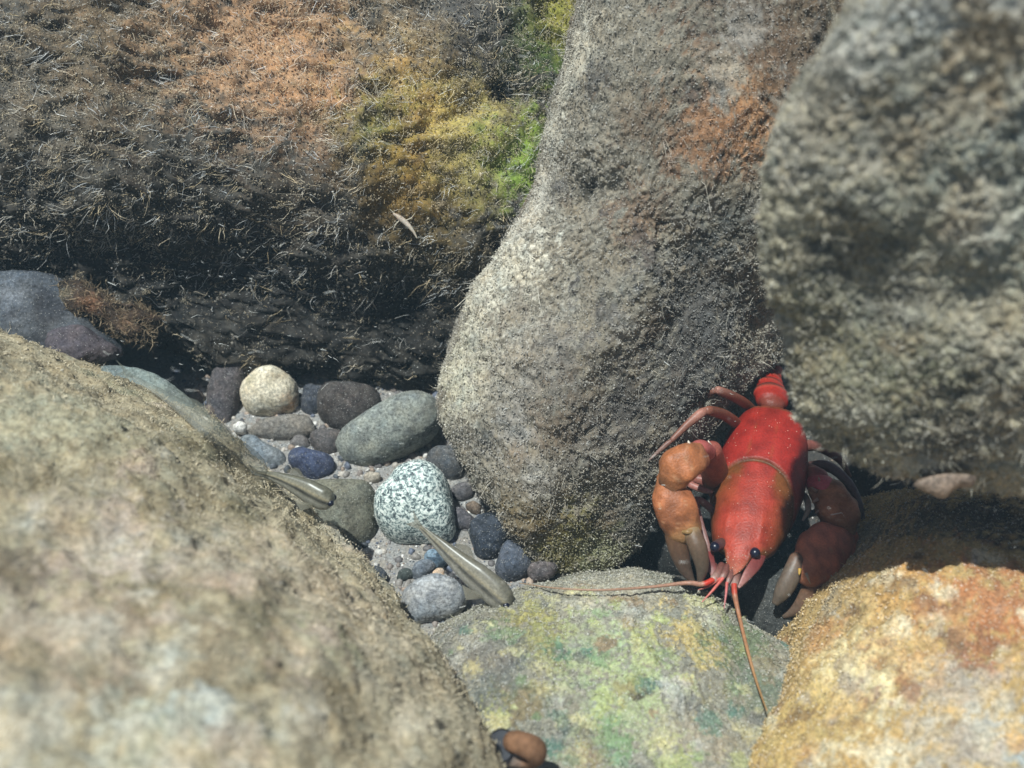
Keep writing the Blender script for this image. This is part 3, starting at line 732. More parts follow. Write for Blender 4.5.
# ------------------------------------------------------------------ the crayfish
A0 = at(772, 406, 35.6); TIP = at(733, 575, 32.0)
cf = Thing('crayfish', at(765, 480, 35.8), 'bright red crayfish crouching in the gap beneath the grey boulders, feelers spread', 'crayfish')
Lb = np.linalg.norm(TIP - A0); Fd = (TIP - A0) / Lb
Up = -(at(755, 490, 1) - CAM); Up /= np.linalg.norm(Up); Up = Up - Fd * (Up @ Fd); Up /= np.linalg.norm(Up)
Sd = np.cross(Fd, Up)                     # to the picture's left
if Sd[0] > 0: Sd = -Sd
rl = math.radians(9); Up, Sd = Up * math.cos(rl) + Sd * math.sin(rl), Sd * math.cos(rl) - Up * math.sin(rl)
st = [0, .03, .08, .15, .3, .42, .55, .68, .78, .835, .87, .92, .97, 1.0]
hw = [.74, .96, 1.12, 1.27, 1.40, 1.42, 1.32, 1.14, .95, .72, .41, .31, .17, .03]
ht = [.42, .55, .72, .92, 1.16, 1.22, 1.18, 1.0, .80, .58, .28, .18, .09, .03]
hb = [.35, .5, .7, .9, 1.1, 1.15, 1.1, .92, .7, .45, .16, .10, .06, .02]
def smooth_interp(x, xp, fp):
    y = np.interp(x, xp, fp); k = np.array([1, 2, 3, 2, 1]) / 9
    yp = np.pad(y, 2, mode='edge'); z = np.convolve(yp, k, 'valid'); z[0] = y[0]; z[-1] = y[-1]; return z
nst, kk = 190, 112
sv = np.linspace(0, 1, nst)
W_, T_, B_ = (smooth_interp(sv, st, q) for q in (hw, ht, hb))
arch = .30 * np.sin(np.clip(sv / .9, 0, 1) * math.pi) ** .8
ph = np.arange(kk) / kk * 2 * math.pi              # 0 = picture left side, pi/2 = top
cx = np.sign(np.cos(ph)) * np.abs(np.cos(ph)) ** .92; sy = np.sin(ph)
SS, PP = np.meshgrid(sv, ph, indexing='ij')
lat = W_[:, None] * cx[None]; ver = np.where(sy[None] > 0, T_[:, None] * sy[None], B_[:, None] * sy[None])
ang = np.abs(PP - math.pi / 2); ang = np.minimum(ang, 2 * math.pi - ang)          # angle off the dorsal line
sg = .375 + .25 * (ang / 1.57) ** 1.8
dgr = SS - sg
top = np.clip((1.9 - ang) / .5, 0, 1)
off = -.075 * np.exp(-(dgr / .009) ** 2) * top + .035 * top * (1 / (1 + np.exp(dgr / .006))) * np.clip(SS / .1, 0, 1)
yl = lat
a_line = .30 + .22 * np.abs(SS - .2) * 4 * .5
off += -.022 * np.exp(-((np.abs(yl) - a_line) / .035) ** 2) * (SS < .36) * (sy[None] > 0)
# orbital ridge beside the rostrum and its raised margins
ros = np.clip((SS - .80) / .06, 0, 1)
off += .05 * ros * np.exp(-((np.abs(yl) / (W_[:, None] + 1e-3) - .85) / .14) ** 2) * (sy[None] > 0) * np.clip((1 - SS) / .05, 0, 1)
off += .045 * np.exp(-((np.abs(yl) - .52) / .07) ** 2) * np.exp(-((SS - .74) / .06) ** 2) * (sy[None] > .3)
dirv = np.stack([np.cos(PP), np.sin(PP)], -1)
lat = lat + off * dirv[..., 0]; ver = ver + off * dirv[..., 1]
cen = A0[None] + Fd[None] * (sv * Lb)[:, None] + Up[None] * (arch - T_)[:, None]
V = cen[:, None] + Sd * lat[..., None] + Up * ver[..., None]
V = np.concatenate([V.reshape(-1, 3), cen[:1], cen[-1:]])
F = tube_faces(nst, kk)
s1 = np.concatenate([SS.ravel(), [0, 1]]); an = np.concatenate([ang.ravel(), [0, 0]]); dg = np.concatenate([dgr.ravel(), [-.3, .6]]); yy = np.concatenate([yl.ravel(), [0, 0]])
Q = V * 1.0
nz = fbm(Q, 1.2, 3, 3); nz2 = fbm(Q, 4, 3, 5)
col = shade(s1, [(0, hx(172,40,30)), (.2, hx(180,38,32)), (.36, hx(180,42,38)), (.5, hx(188,56,44)), (.75, hx(196,66,54)), (.88, hx(194,72,62)), (1, hx(190,104,92))])
side = np.clip((an + nz * .6 - .70) / .85, 0, 1)[:, None] * .8
col = col * (1 - side) + np.where(dg[:, None] > 0, hx(112, 68, 34), hx(96, 34, 24)) * side
hb_ = np.clip((dg + .0) / .02, 0, 1) * np.exp(-np.clip(dg, 0, 1) / .13) * np.clip((an - .25 + nz * .8) / .45, 0, 1) * 1.5
hb_ = np.clip(hb_ * 1.0, 0, .85)[:, None]; col = col * (1 - hb_) + hx(128, 78, 36) * hb_
gl = (np.exp(-(dg / .011) ** 2) * np.clip((2.0 - an) / .4, 0, 1))[:, None] * .85; col = col * (1 - gl) + hx(104, 78, 44) * gl
al = (np.exp(-((np.abs(yy) - (.30 + .44 * np.abs(s1 - .2))) / .022) ** 2) * (s1 < .36) * (s1 > .12) * (an < 1.2) * np.clip(.5 + nz2, 0, 1))[:, None] * .55; col = col * (1 - al) + hx(150, 88, 44) * al
rm = ((s1 > .82) * np.exp(-((np.abs(yy) / (np.interp(s1, sv, W_) + .01) - .95) / .12) ** 2) * (an < 1.7))[:, None] * .6; col = col * (1 - rm) + hx(150, 96, 60) * rm
rim0 = (s1 < .02)[:, None] * .7; col = col * (1 - rim0) + hx(130, 70, 50) * rim0
sp = (nz2 > .62)[:, None] * .25; col = col * (1 - sp) + hx(150, 30, 24) * sp
blot = np.clip(fbm(Q, 2.0, 4, 21) * .7, -.3, .2)[:, None]; col = np.clip(col * (1 + blot) * np.array([.62, .66, .46]), 0, 1)
col = soft(col, .93)
carap = cf.part('carapace', V, F, M_SHELL, col)

# silt flecks lying on the shell
r = np.random.default_rng(4); ii = r.choice(np.where((an < 1.4) & (s1 > .03))[0], 150)
Vg, Fg, Cg = grains_mesh(V[ii] + Up * .01, r.uniform(.006, .020, 150), np.tile(hx(220, 200, 180), (150, 1)), 5)
cf.part('silt_flecks', Vg, Fg, M_GRAIN, Cg, parent=carap, kind='stuff')

# abdomen rings
ab = [(772, 402, 36.0, .55), (771, 394, 36.4, .47), (771, 387, 36.9, .38), (772, 380, 37.4, .29), (774, 374, 37.9, .22)]
for k, (x, y, d, rr) in enumerate(ab):
    x2, y2, d2 = (ab[k+1][0], ab[k+1][1], ab[k+1][2]) if k < 4 else (778, 368, 38.4)
    V, F, t, a = limb([(x - (x2-x)*.25, y - (y2-y)*.25, d - (d2-d)*.25, rr*.74), (x, y, d, rr*.96), (x + (x2-x)*.5, y + (y2-y)*.5, d + (d2-d)*.5, rr), (x + (x2-x)*.8, y + (y2-y)*.8, d + (d2-d)*.8, rr * 1.08)], flat=.72, k=36)
    c = shade(t, [(0, hx(104,60,48)), (.3, hx(140,40,30)), (.7, hx(158,44,34)), (.84, hx(150,60,46)), (.90, hx(70,46,38)), (1, hx(40,30,28))])
    cf.part('abdomen_segment', V, F, M_SHELL, c)
for dx, dy, rr in ((0, 0, .34), (-14, 4, .3), (14, -6, .3), (-24, 12, .26), (26, -2, .26)):
    V, F, t, a = limb([(808, 346, 39.2, rr*.6), (812 + dx*.6, 334 + dy*.6, 39.8, rr), (815 + dx, 322 + dy, 40.2, rr*.8)], flat=.22)
    cf.part('tail_fan_blade', V, F, M_SHELL, np.tile(hx(180, 50, 36), (len(V), 1)))

def spine(parent, tipp, basep, rad, c=hx(222, 206, 190)):
    b = at(*basep); t_ = at(*tipp); d = t_ - b; A = np.cross(d, VF); A /= np.linalg.norm(A); B2 = np.cross(A, d); B2 /= np.linalg.norm(B2)
    P = []
    for f, rr in ((0, 1), (.35, .8), (.7, .45)):
        for j in range(8):
            w = j / 8 * 6.283; P.append(b + d * f + (A * math.cos(w) + B2 * math.sin(w)) * rad * rr)
    V = np.array(P + [b, t_]); cf.part('spine', V, tube_faces(3, 8), M_LEG, np.tile(c, (len(V), 1)), parent=parent)

def claw_col(V, t, a, stops, seed, dark=hx(110, 60, 30)):
    c = shade(t, stops); w = np.clip(fbm(V, 1.6, 3, seed) * 1.6, 0, .6)[:, None]; c = c * (1 - w) + dark * w
    p = (fbm(V, 9, 2, seed + 1) > .42)[:, None] * .4; c = c * (1 - p) + hx(214, 160, 110) * p
    return soft(c * (1 + np.clip(fbm(V, 3, 4, seed + 30) * .8, -.3, .3))[:, None], .82) * .78

# picture-left claw: upper arm, wrist, hand with two fingers
V, F, t, a = limb([(734, 512, 35.6, .34), (720, 488, 35.0, .42), (713, 466, 34.0, .43), (710, 451, 33.2, .36)], flat=.85, k=32)
c = claw_col(V, t, a, [(0, hx(150,84,40)), (.5, hx(176,92,40)), (.85, hx(166,70,44)), (1, hx(170,84,70))], 1)
q = cf.part('upper_arm', V, F, M_SHELL, c); spine(q, (708, 440, 32.7), (711, 447, 32.9), .06)
V, F, t, a = limb([(706, 452, 32.9, .30), (700, 449, 32.5, .31), (696, 452, 32.3, .26)], flat=.9, k=24, up=VU)
cf.part('arm_joint', V, F, M_SHELL, np.tile(hx(164, 84, 78), (len(V), 1)))
V, F, t, a = limb([(701, 455, 32.4, .36), (693, 459, 32.0, .50), (679, 468, 31.9, .54), (670, 482, 32.0, .36)], flat=.72, k=32, exp=.7)
N0 = vnormals(V, F); V = V + N0 * (.16 * fbm(V, 1.3, 2, 4) + .03 * fbm(V, 5, 2, 5))[:, None]
c = claw_col(V, t, a, [(0, hx(206,170,130)), (.15, hx(190,112,56)), (.6, hx(186,104,44)), (.85, hx(160,96,44)), (1, hx(150,110,80))], 2)
q = cf.part('wrist', V, F, M_SHELL, c)
for tp, bp in (((688,440,31.8),(690,447,31.9)), ((706,462,31.9),(699,461,31.9)), ((700,471,31.9),(693,469,31.9)), ((663,461,32.0),(669,466,32.))): spine(q, tp, bp, .075)
V, F, t, a = limb([(668, 479, 32.3, .34), (671, 495, 32.1, .54), (677, 514, 32.0, .60), (684, 530, 32.0, .50)], flat=.66, k=40, m=10, exp=.85)
N0 = vnormals(V, F); V = V + N0 * (.10 * fbm(V, 1.3, 2, 8) + .02 * fbm(V, 6, 2, 5))[:, None]
c = claw_col(V, t, a, [(0, hx(196,120,60)), (.4, hx(190,104,44)), (.75, hx(182,104,46)), (.93, hx(160,112,58)), (1, hx(130,98,66))], 3)
palm = cf.part('claw_palm', V, F, M_SHELL, c)
def tubercles(V, F, parent, n, seed, c):
    r = np.random.default_rng(seed); N = vnormals(V, F); w = np.clip(-(N @ VF), 0, 1); i = r.choice(len(V), n, p=w / w.sum())
    Vg, Fg, Cg = grains_mesh(V[i] + N[i] * .004, r.uniform(.010, .022, n), c * r.uniform(.6, 1.1, (n, 1)), seed, ico(1))
    cf.part('tubercles', Vg, Fg, M_LEG, Cg, parent=parent, kind='stuff')
tubercles(V, F, palm, 90, 3, hx(214, 168, 120))
V, F, t, a = limb([(676, 522, 32.1, .40), (678, 545, 32.1, .32), (684, 566, 32.2, .22), (693, 583, 32.3, .08)], flat=.75, k=24)
c = shade(t, [(0, hx(140,90,50)), (.25, hx(100,70,48)), (.6, hx(80,64,54)), (1, hx(84,72,64))]); cf.part('fixed_finger', V, F, M_LEG, c, parent=palm)
V, F, t, a = limb([(692, 533, 31.8, .26), (698, 548, 31.7, .27), (702, 566, 31.8, .20), (700, 583, 32.0, .07)], flat=.8, k=24)
c = shade(t, [(0, hx(160,134,96)), (.2, hx(100,78,60)), (.7, hx(86,74,64)), (1, hx(90,78,70))]); cf.part('movable_finger', V, F, M_LEG, c, parent=palm)
V, F, t, a = limb([(694, 531, 31.7, .06), (688, 532, 31.6, .07), (683, 532, 31.7, .05)], flat=.8, k=12)
cf.part('finger_hinge', V, F, M_LEG, np.tile(hx(140, 110, 70), (len(V), 1)), parent=palm)

# picture-right claw
V, F, t, a = limb([(790, 480, 35.2, .3), (804, 474, 35.0, .36), (818, 480, 34.7, .38)], flat=.85, k=28)
cf.part('upper_arm', V, F, M_SHELL, claw_col(V, t, a, [(0, hx(130,60,36)), (.6, hx(150,70,40)), (1, hx(190,80,80))], 5))
V, F, t, a = limb([(816, 484, 34.6, .36), (824, 486, 34.3, .40), (830, 489, 34.2, .36)], flat=.85, k=24, up=VU)
cf.part('arm_joint', V, F, M_SHELL, np.tile(hx(176, 78, 82), (len(V), 1)))
V, F, t, a = limb([(822, 489, 34.3, .42), (832, 500, 34.0, .58), (839, 515, 33.9, .60), (842, 532, 33.9, .42)], flat=.72, k=32, exp=.75)
N0 = vnormals(V, F); V = V + N0 * (.16 * fbm(V, 1.3, 2, 14) + .03 * fbm(V, 5, 2, 5))[:, None]
q = cf.part('wrist', V, F, M_SHELL, claw_col(V, t, a, [(0, hx(196,124,90)), (.15, hx(180,110,60)), (.6, hx(184,108,56)), (.9, hx(150,104,60)), (1, hx(120,104,82))], 6))
for tp, bp in (((810,487,33.9),(817,491,34.0)), ((811,503,33.8),(818,499,33.8)), ((814,514,33.8),(822,508,33.8)), ((818,476,34.0),(820,483,34.1))): spine(q, tp, bp, .055, hx(150, 116, 96))
V, F, t, a = limb([(846, 534, 33.9, .46), (835, 545, 33.6, .80), (822, 556, 33.3, .88), (810, 568, 33.2, .66)], flat=.62, k=40, m=10)
N0 = vnormals(V, F); V = V + N0 * (.10 * fbm(V, 1.3, 2, 18) + .02 * fbm(V, 6, 2, 5))[:, None]
palm = cf.part('claw_palm', V, F, M_SHELL, claw_col(V, t, a, [(0, hx(206,112,70)), (.4, hx(214,108,66)), (.8, hx(206,112,68)), (1, hx(180,110,70))], 7, hx(150, 80, 48)))
tubercles(V, F, palm, 80, 4, hx(200, 130, 100))
V, F, t, a = limb([(798, 560, 33.1, .28), (791, 576, 33.0, .29), (783, 591, 33.0, .26), (776, 602, 33.1, .13)], flat=.8, k=24)
cf.part('movable_finger', V, F, M_LEG, shade(t, [(0, hx(110,76,58)), (.3, hx(98,84,72)), (1, hx(100,88,76))]), parent=palm)
V, F, t, a = limb([(818, 572, 33.3, .42), (812, 590, 33.4, .36), (800, 606, 33.5, .25), (784, 616, 33.7, .08)], flat=.75, k=24)
cf.part('fixed_finger', V, F, M_LEG, shade(t, [(0, hx(150,76,44)), (.4, hx(104,76,58)), (1, hx(96,84,74))]), parent=palm)
spine(palm, (811, 585, 32.8), (806, 573, 32.8), .05, hx(170, 150, 130)); spine(palm, (799, 576, 32.7), (800, 569, 32.8), .06, hx(190, 150, 70))

# walking legs
def leg(ctrl, stops, label=None, k=14):
    kw = {'label': label} if label else {}
    V, F, t, a = limb(ctrl, flat=.8, k=k); return cf.part('walking_leg', V, F, M_LEG, shade(t, stops), **kw)
lc = [(0, hx(112,62,42)), (.3, hx(116,66,48)), (.47, hx(160,112,98)), (.55, hx(124,82,68)), (.8, hx(116,82,72)), (.93, hx(140,116,106)), (1, hx(120,136,144))]
leg([(752, 442, 36.8, .16), (741, 428, 36.0, .19), (726, 416, 34.8, .18), (711, 411, 33.8, .16), (705.5, 411, 33.65, .12), (700, 414, 33.6, .145), (688, 424, 33.5, .12), (674, 438, 33.4, .085), (671, 441, 33.4, .065), (667, 444, 33.4, .08), (658, 452, 33.4, .055), (648, 461, 33.5, .018)], lc)
leg([(762, 420, 37.2, .15), (748, 406, 36.2, .17), (734, 397, 35.2, .16), (720, 391, 34.6, .14), (716, 390, 34.55, .115), (711, 391, 34.6, .14), (708, 396, 34.8, .10), (712, 402, 35.2, .07), (712, 408, 35.4, .03)], lc)
leg([(735, 500, 34.6, .25), (718, 486, 34.6, .20), (696, 479, 34.8, .16), (690, 484, 34.6, .12), (704, 490, 34.4, .10), (712, 492, 34.2, .04)], [(0, hx(110,60,46)), (.5, hx(136,82,72)), (1, hx(170,120,110))])
leg([(722, 520, 34.0, .14), (708, 506, 34.0, .12), (696, 500, 33.8, .10), (700, 520, 33.2, .09), (707, 543, 32.8, .08), (712, 560, 32.7, .04)], [(0, hx(90,56,50)), (.5, hx(116,84,80)), (1, hx(140,104,98))])
leg([(800, 470, 35.8, .22), (826, 466, 35.7, .18), (846, 480, 35.4, .15), (858, 500, 35.2, .12), (864, 524, 35.2, .06)], [(0, hx(90,60,54)), (1, hx(110,96,96))])
leg([(795, 492, 35.2, .16), (806, 498, 34.7, .11), (808, 510, 34.4, .09), (803, 520, 34.3, .04)], [(0, hx(120,70,54)), (.6, hx(176,150,130)), (1, hx(190,170,150))])
leg([(792, 448, 36.2, .22), (815, 446, 36.6, .18), (838, 458, 36.8, .14), (850, 476, 37.2, .06)], [(0, hx(120,60,50)), (1, hx(120,90,80))])

# face: eyes on stalks, cheek blades, mouth parts, feelers
def ball(c, rad, sub=3):
    V, F = ico(sub); return V * rad + c, F
for (x, y, d), (bx, by, bd) in (((715, 547, 32.35), (722, 543, 32.6)), ((755, 553, 32.3), (749, 547, 32.6))):
    V, F, t, a = limb([(bx, by, bd + .3, .16), ((bx + x) / 2, (by + y) / 2, (bd + d) / 2 + .25, .17), (x, y, d + .12, .16)], flat=1, k=20)
    e = cf.part('eye_stalk', V, F, M_LEG, shade(t, [(0, hx(80,44,34)), (.6, hx(84,62,58)), (1, hx(50,46,58))]))
    V, F = ball(at(x, y, d + .05), .155); cf.part('eye', V, F, M_EYE, None, parent=e)
for ctrl, c in (([(764, 548, 32.9, .16), (757, 562, 32.4, .19), (748, 574, 32.1, .15), (739, 587, 31.9, .04)], hx(206, 84, 76)),
                ([(709, 550, 32.8, .13), (710, 562, 32.4, .15), (713, 572, 32.2, .12), (716, 582, 32.0, .03)], hx(190, 84, 78))):
    V, F, t, a = limb(ctrl, flat=.35, k=20); cf.part('feeler_scale', V, F, M_LEG, shade(t, [(0, hx(120,44,38)), (.5, soft(c, .75) * .35), (1, hx(170,126,118))]))
for ctrl in ([(722, 566, 32.5, .13), (719, 573, 32.2, .15), (714, 579, 32.0, .12)], [(737, 567, 32.5, .13), (736, 576, 32.2, .15), (734, 585, 32.0, .12)],
             [(727, 566, 32.3, .09), (725, 573, 32.0, .10), (722, 578, 31.9, .07)], [(733, 570, 32.2, .08), (730, 577, 32.0, .09), (728, 582, 31.9, .06)],
             [(713, 566, 32.7, .14), (717, 576, 32.6, .13), (724, 584, 32.6, .08)], [(748, 570, 32.7, .14), (744, 580, 32.6, .13), (736, 588, 32.6, .08)]):
    V, F, t, a = limb(ctrl, flat=.9, k=14); cf.part('feeler_base', V, F, M_LEG, shade(t, [(0, hx(96,46,40)), (.6, hx(120,82,74)), (1, hx(176,150,140))]))
def feeler(name, ctrl, stops, k=8):
    ctrl = [(x, y, min(d, depth_on(BB, x, y) - .22, depth_on(LR, x, y) - .3), r_) for x, y, d, r_ in ctrl]
    V, F, t, a = limb(ctrl, flat=1, k=k, m=24, cap=False)
    V[:, 2] += 0
    cf.part(name, V, F, M_LEG, shade(t, stops))
feeler('long_feeler', [(716, 578, 32.0, .085), (703, 584, 31.9, .080), (686, 583, 32.1, .066), (650, 587, 32.9, .044), (600, 590, 33.5, .034), (555, 588, 33.9, .026), (519, 583, 34.2, .014)],
       [(0, hx(176,56,40)), (.14, hx(184,52,36)), (.17, hx(160,116,98)), (1, hx(150,126,104))])
feeler('long_feeler', [(734, 584, 31.9, .085), (735, 596, 31.7, .08), (739, 615, 31.5, .06), (747, 648, 31.2, .05), (756, 680, 30.9, .036), (767, 711, 30.6, .018)],
       [(0, hx(176,56,40)), (.16, hx(172,70,52)), (.2, hx(156,104,80)), (1, hx(160,124,80))])
feeler('short_feeler', [(723, 578, 31.8, .05), (713, 590, 31.6, .038), (702, 602, 31.6, .014)], [(0, hx(196,90,80)), (1, hx(190,110,100))])
feeler('short_feeler', [(727, 582, 31.8, .045), (726, 594, 31.7, .034), (724, 609, 31.8, .012)], [(0, hx(190,90,84)), (1, hx(170,110,110))])
feeler('short_feeler', [(722, 577, 31.9, .04), (709, 586, 32.0, .03), (698, 590, 32.2, .012)], [(0, hx(196,90,80)), (1, hx(170,110,100))])

# ------------------------------------------------------------------ fish
def fish(spine_pts, hgt, wid, roll, label, back, flank, belly, stripe, alpha=1.0, seed=1, eye=True, edge=None):
    """spine_pts: rows (px, py, depth) from tail root to snout; a slender fry with its own fins"""
    mat = tint_material('fish_skin_%d' % seed, rough=.34, spec=.5, var=.3, scale=14, alpha=alpha)
    fin = tint_material('fish_fin_%d' % seed, rough=.5, spec=.3, var=.1, scale=10, alpha=min(alpha, .45))
    P = cr(np.array([at(*p) for p in spine_pts]), 12); n = len(P); t = np.linspace(0, 1, n)
    T = np.gradient(P, axis=0); T /= np.linalg.norm(T, axis=1)[:, None]
    u0 = -VF; B = u0 - T * (T @ u0)[:, None]; B /= np.linalg.norm(B, axis=1)[:, None]; A = np.cross(T, B)
    cr_, sr = math.cos(roll), math.sin(roll)
    U = B * cr_ + A * sr; Sx = A * cr_ - B * sr                    # fish's own up and side
    H = np.interp(t, [0, .12, .35, .6, .8, .92, .98, 1], [.20, .30, .60, .95, .96, .74, .44, .10]) * hgt
    W = np.interp(t, [0, .12, .35, .6, .8, .92, .98, 1], [.10, .20, .55, .88, 1, .9, .55, .12]) * wid
    k = 72; ph = np.arange(k) / k * 2 * math.pi
    V = P[:, None] + U[:, None] * (np.sin(ph)[None, :, None] * H[:, None, None]) + Sx[:, None] * (np.cos(ph)[None, :, None] * W[:, None, None])
    V = np.concatenate([V.reshape(-1, 3), P[:1], P[-1:]])
    s = np.concatenate([np.tile(np.sin(ph), n), [0, 0]]); tt = np.concatenate([np.repeat(t, k), [0, 1]])
    nz = fbm(V, 3, 3, seed)
    col = shade(s + nz * .12, [(-1, belly), (-.2, belly), (.05, flank), (.55, flank), (.85, back), (1, back)])
    g = np.exp(-((s - .40) / .09) ** 2)[:, None] * .6; col = col * (1 - g) + hx(170, 156, 124) * g
    q = np.clip(np.exp(-((s - .14) / .19) ** 2) * (.9 + .3 * nz) * np.clip(tt / .06, 0, 1), 0, 1)[:, None] * stripe; col = col * (1 - q) + hx(22, 22, 24) * q
    th = Thing('fish', P[n // 2], label, 'fish')
    body = th.part('body', V, tube_faces(n, k), mat, col)
    def finm(root, dirs, name, thick=.02):
        """a rayed fin: outline rows spread from root line"""
        R = np.array(root); E = np.array(dirs); m = len(R)
        N_ = np.cross(R[-1] - R[0], E[m // 2] - R[m // 2]); N_ /= np.linalg.norm(N_) + 1e-9
        rows = []
        for f in (0, .35, .7, 1):
            rows.append(R * (1 - f) + E * f)
        G = np.array(rows); th_ = thick * np.array([1, .7, .4, .1])[:, None, None]
        top = (G + N_ * th_).reshape(-1, 3); bot = (G - N_ * th_).reshape(-1, 3)
        Vv = np.concatenate([top, bot]); Fs = []; q0 = 4 * m
        for a in range(3):
            for b in range(m - 1):
                i0 = a * m + b; Fs += [(i0, i0 + 1, i0 + m + 1), (i0, i0 + m + 1, i0 + m), (q0 + i0, q0 + i0 + m + 1, q0 + i0 + 1), (q0 + i0, q0 + i0 + m, q0 + i0 + m + 1)]
        th.part(name, Vv, np.array(Fs), fin, np.tile((back + flank) / 2, (len(Vv), 1)))
    L = np.linalg.norm(P[-1] - P[0])
    # tail fin: forked
    root = [P[0] + U[0] * H[0] * a for a in (-1, -.5, 0, .5, 1)]
    tip = [P[0] - T[0] * L * f + U[0] * hgt * a for a, f in ((-.62, .13), (-.35, .10), (0, .07), (.35, .10), (.62, .13))]
    finm(root, tip, 'tail_fin')
    i0, i1 = int(n * .42), int(n * .54)
    rt = [P[i] + U[i] * H[i] * .95 for i in np.linspace(i0, i1, 5).astype(int)]
    tp = [P[i] + U[i] * (H[i] + hgt * .6 * f) - T[i] * hgt * .7 for i, f in zip(np.linspace(i0, i1, 5).astype(int), (.15, .5, .8, 1, .9))]
    finm(rt, tp, 'dorsal_fin')
    for sd in (-1, 1):
        i = int(n * .74)
        rt = [P[i] + Sx[i] * sd * W[i] * .9 - U[i] * H[i] * (.35 + .08 * j) - T[i] * .02 * j for j in range(4)]
        tp = [P[i] + Sx[i] * sd * (W[i] + wid * (.35 + .15 * j)) - U[i] * H[i] * (.5 + .15 * j) - T[i] * hgt * (1.5 - .25 * j) for j in range(4)]
        finm(rt, tp, 'pectoral_fin')
        j = int(n * .94)
        if eye:
            Ve, Fe = ball(P[j] + Sx[j] * sd * W[j] * .82 + U[j] * H[j] * .15, hgt * .24, 3)
            th.part('eye', Ve, Fe, M_EYE, None, parent=body)
    return th
fish([(420, 527, 32.9), (440, 545, 32.7), (466, 568, 32.5), (492, 589, 32.3), (511, 606, 32.2)], .50, .33, math.radians(-58),
     'slender olive fish with a dark side stripe hovering over the salt-and-pepper pebble', hx(108,104,90), hx(146,140,124), hx(160,156,144), .97, alpha=.72, seed=1)
fish([(258, 473, 33.2), (278, 478, 33.1), (300, 487, 33.0), (320, 497, 32.9), (334, 502, 32.9)], .42, .28, math.radians(-62),
     'dark striped little fish skimming the edge of the tan boulder over the olive stone', hx(100,98,84), hx(134,130,114), hx(148,146,134), .97, alpha=.82, seed=2)
fish([(x, y, min(36, depth_on(LB, x, y) - .5)) for x, y in ((132, 376), (160, 393), (188, 412), (217, 434), (244, 456), (265, 473))], .46, .30, math.radians(-50),
     'ghostly pale translucent fish gliding along the upper edge of the tan boulder', hx(120,126,118), hx(150,154,146), hx(176,180,174), .35, alpha=.30, seed=3, eye=False)

# ------------------------------------------------------------------ small things on the boulders
# orange brown shell with a dark mouth at the bottom edge
shl = Thing('snail_shell', at(512, 760, 26.6), 'small orange-brown shell with a black opening at the bottom edge', 'shell')
Q = []
for k in range(60):
    f = k / 59; w = f * 2.6 * 2 * math.pi; rr = .06 + .42 * f ** 1.6
    Q.append((w, rr, .08 + .34 * f ** 1.5))
c0 = at(520, 752, 26.2); Vs = []
kk_ = 18
ax = VR * .25 + VF * .45 + VU * .8; ax /= np.linalg.norm(ax); e1 = -VR - ax * (-VR @ ax); e1 /= np.linalg.norm(e1); e2 = np.cross(ax, e1); e2 = e2 if e2 @ VF < 0 else -e2
for (w, rr, tr) in Q:
    cdir = e1 * math.cos(w - 16.34) + e2 * math.sin(w - 16.34); pc = c0 + cdir * rr + ax * (.5 - rr) * .7
    for j in range(kk_):
        a_ = j / kk_ * 6.283; Vs.append(pc + cdir * math.cos(a_) * tr * .85 + ax * math.sin(a_) * tr)
Vs = np.array(Vs); F = tube_faces(60, kk_); F = F[F.max(1) < 60 * kk_]
f_ = np.repeat(np.linspace(0, 1, 60), kk_)
whorl = shl.part('whorl', Vs, F, M_ALGAE, shade(f_, [(0, hx(90,72,56)), (.5, hx(116,84,60)), (.85, hx(124,92,70)), (.96, hx(150,136,126)), (1, hx(110,120,150))]))
mouth = Vs[-kk_:]; mc = mouth.mean(0)
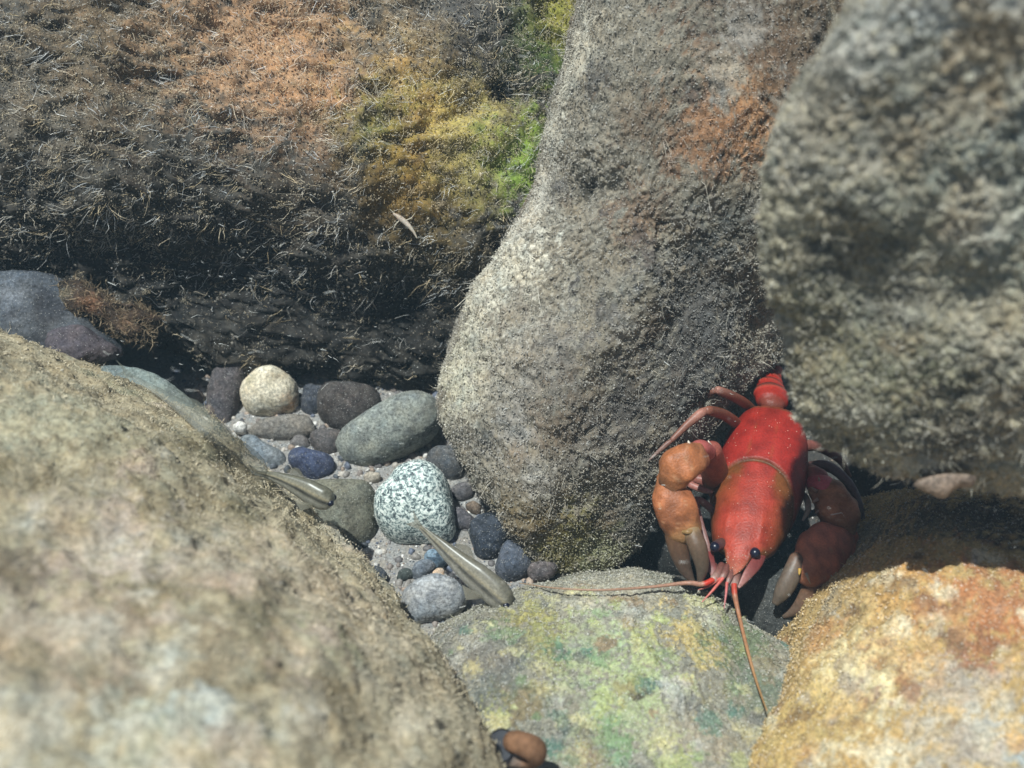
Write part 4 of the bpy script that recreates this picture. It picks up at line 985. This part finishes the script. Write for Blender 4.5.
Vm = np.concatenate([mc + (mouth - mc) * .9, [mc - (Vs[-kk_] - Vs[-2 * kk_]) * .2]]); Vm[:-1] -= 0
Fm = np.array([(kk_, j, (j + 1) % kk_) for j in range(kk_)])
shl.part('dark_mouth', Vm, Fm, M_GRAIN, np.tile(hx(18, 22, 34), (len(Vm), 1)))  # near-black disc stands in for the shade inside the opening

# a pale larva on the shaggy boulder
p = nearest(TL['V'], TL['N'], 405, 222); _, _, dl = proj(p[None]); dl = float(dl[0]) - .35
lv = Thing('insect_larva', at(405, 222, dl), 'tiny pale larva clinging to the shaggy boulder below its yellow patch', 'larva')
V, F, t, a = limb([(394, 214, dl, .05), (400, 218, dl, .09), (407, 224, dl, .085), (413, 231, dl, .05), (417, 238, dl, .02)], flat=.8, k=12)
lv.part('body', V, F, M_LEG, shade(t, [(0, hx(150,130,110)), (.5, hx(176,164,150)), (1, hx(150,140,124))]))
for ctrl in ([(401, 219, dl, .02), (396, 224, dl, .015), (393, 230, dl, .006)], [(404, 221, dl, .02), (411, 218, dl, .015), (415, 213, dl, .006)], [(395, 214, dl, .015), (390, 209, dl, .01), (387, 203, dl, .005)]):
    V, F, t, a = limb(ctrl, k=6); lv.part('leg', V, F, M_LEG, np.tile(hx(190, 176, 156), (len(V), 1)))

# ------------------------------------------------------------------ the water's faint veil
bm = bmesh.new(); bmesh.ops.create_cube(bm, size=1)
for v in bm.verts: v.co = Vector((v.co.x * 6.0, v.co.y * 6.0 + .8, (v.co.z + .5) * 1.75 - 1.3))
hm = bpy.data.meshes.new('haze'); bm.to_mesh(hm); bm.free()
hz = link('haze', hm, kind='stuff', label='faint blue-grey veil of the stream water', category='water')
m = bpy.data.materials.new('stream_water_veil'); m.use_nodes = True; t = m.node_tree; t.nodes.clear()
o_ = t.nodes.new('ShaderNodeOutputMaterial'); v_ = t.nodes.new('ShaderNodeVolumePrincipled')
v_.inputs['Color'].default_value = (.55, .80, .95, 1); v_.inputs['Density'].default_value = .11; v_.inputs['Anisotropy'].default_value = 0
t.links.new(v_.outputs[0], o_.inputs['Volume']); hm.materials.append(m)
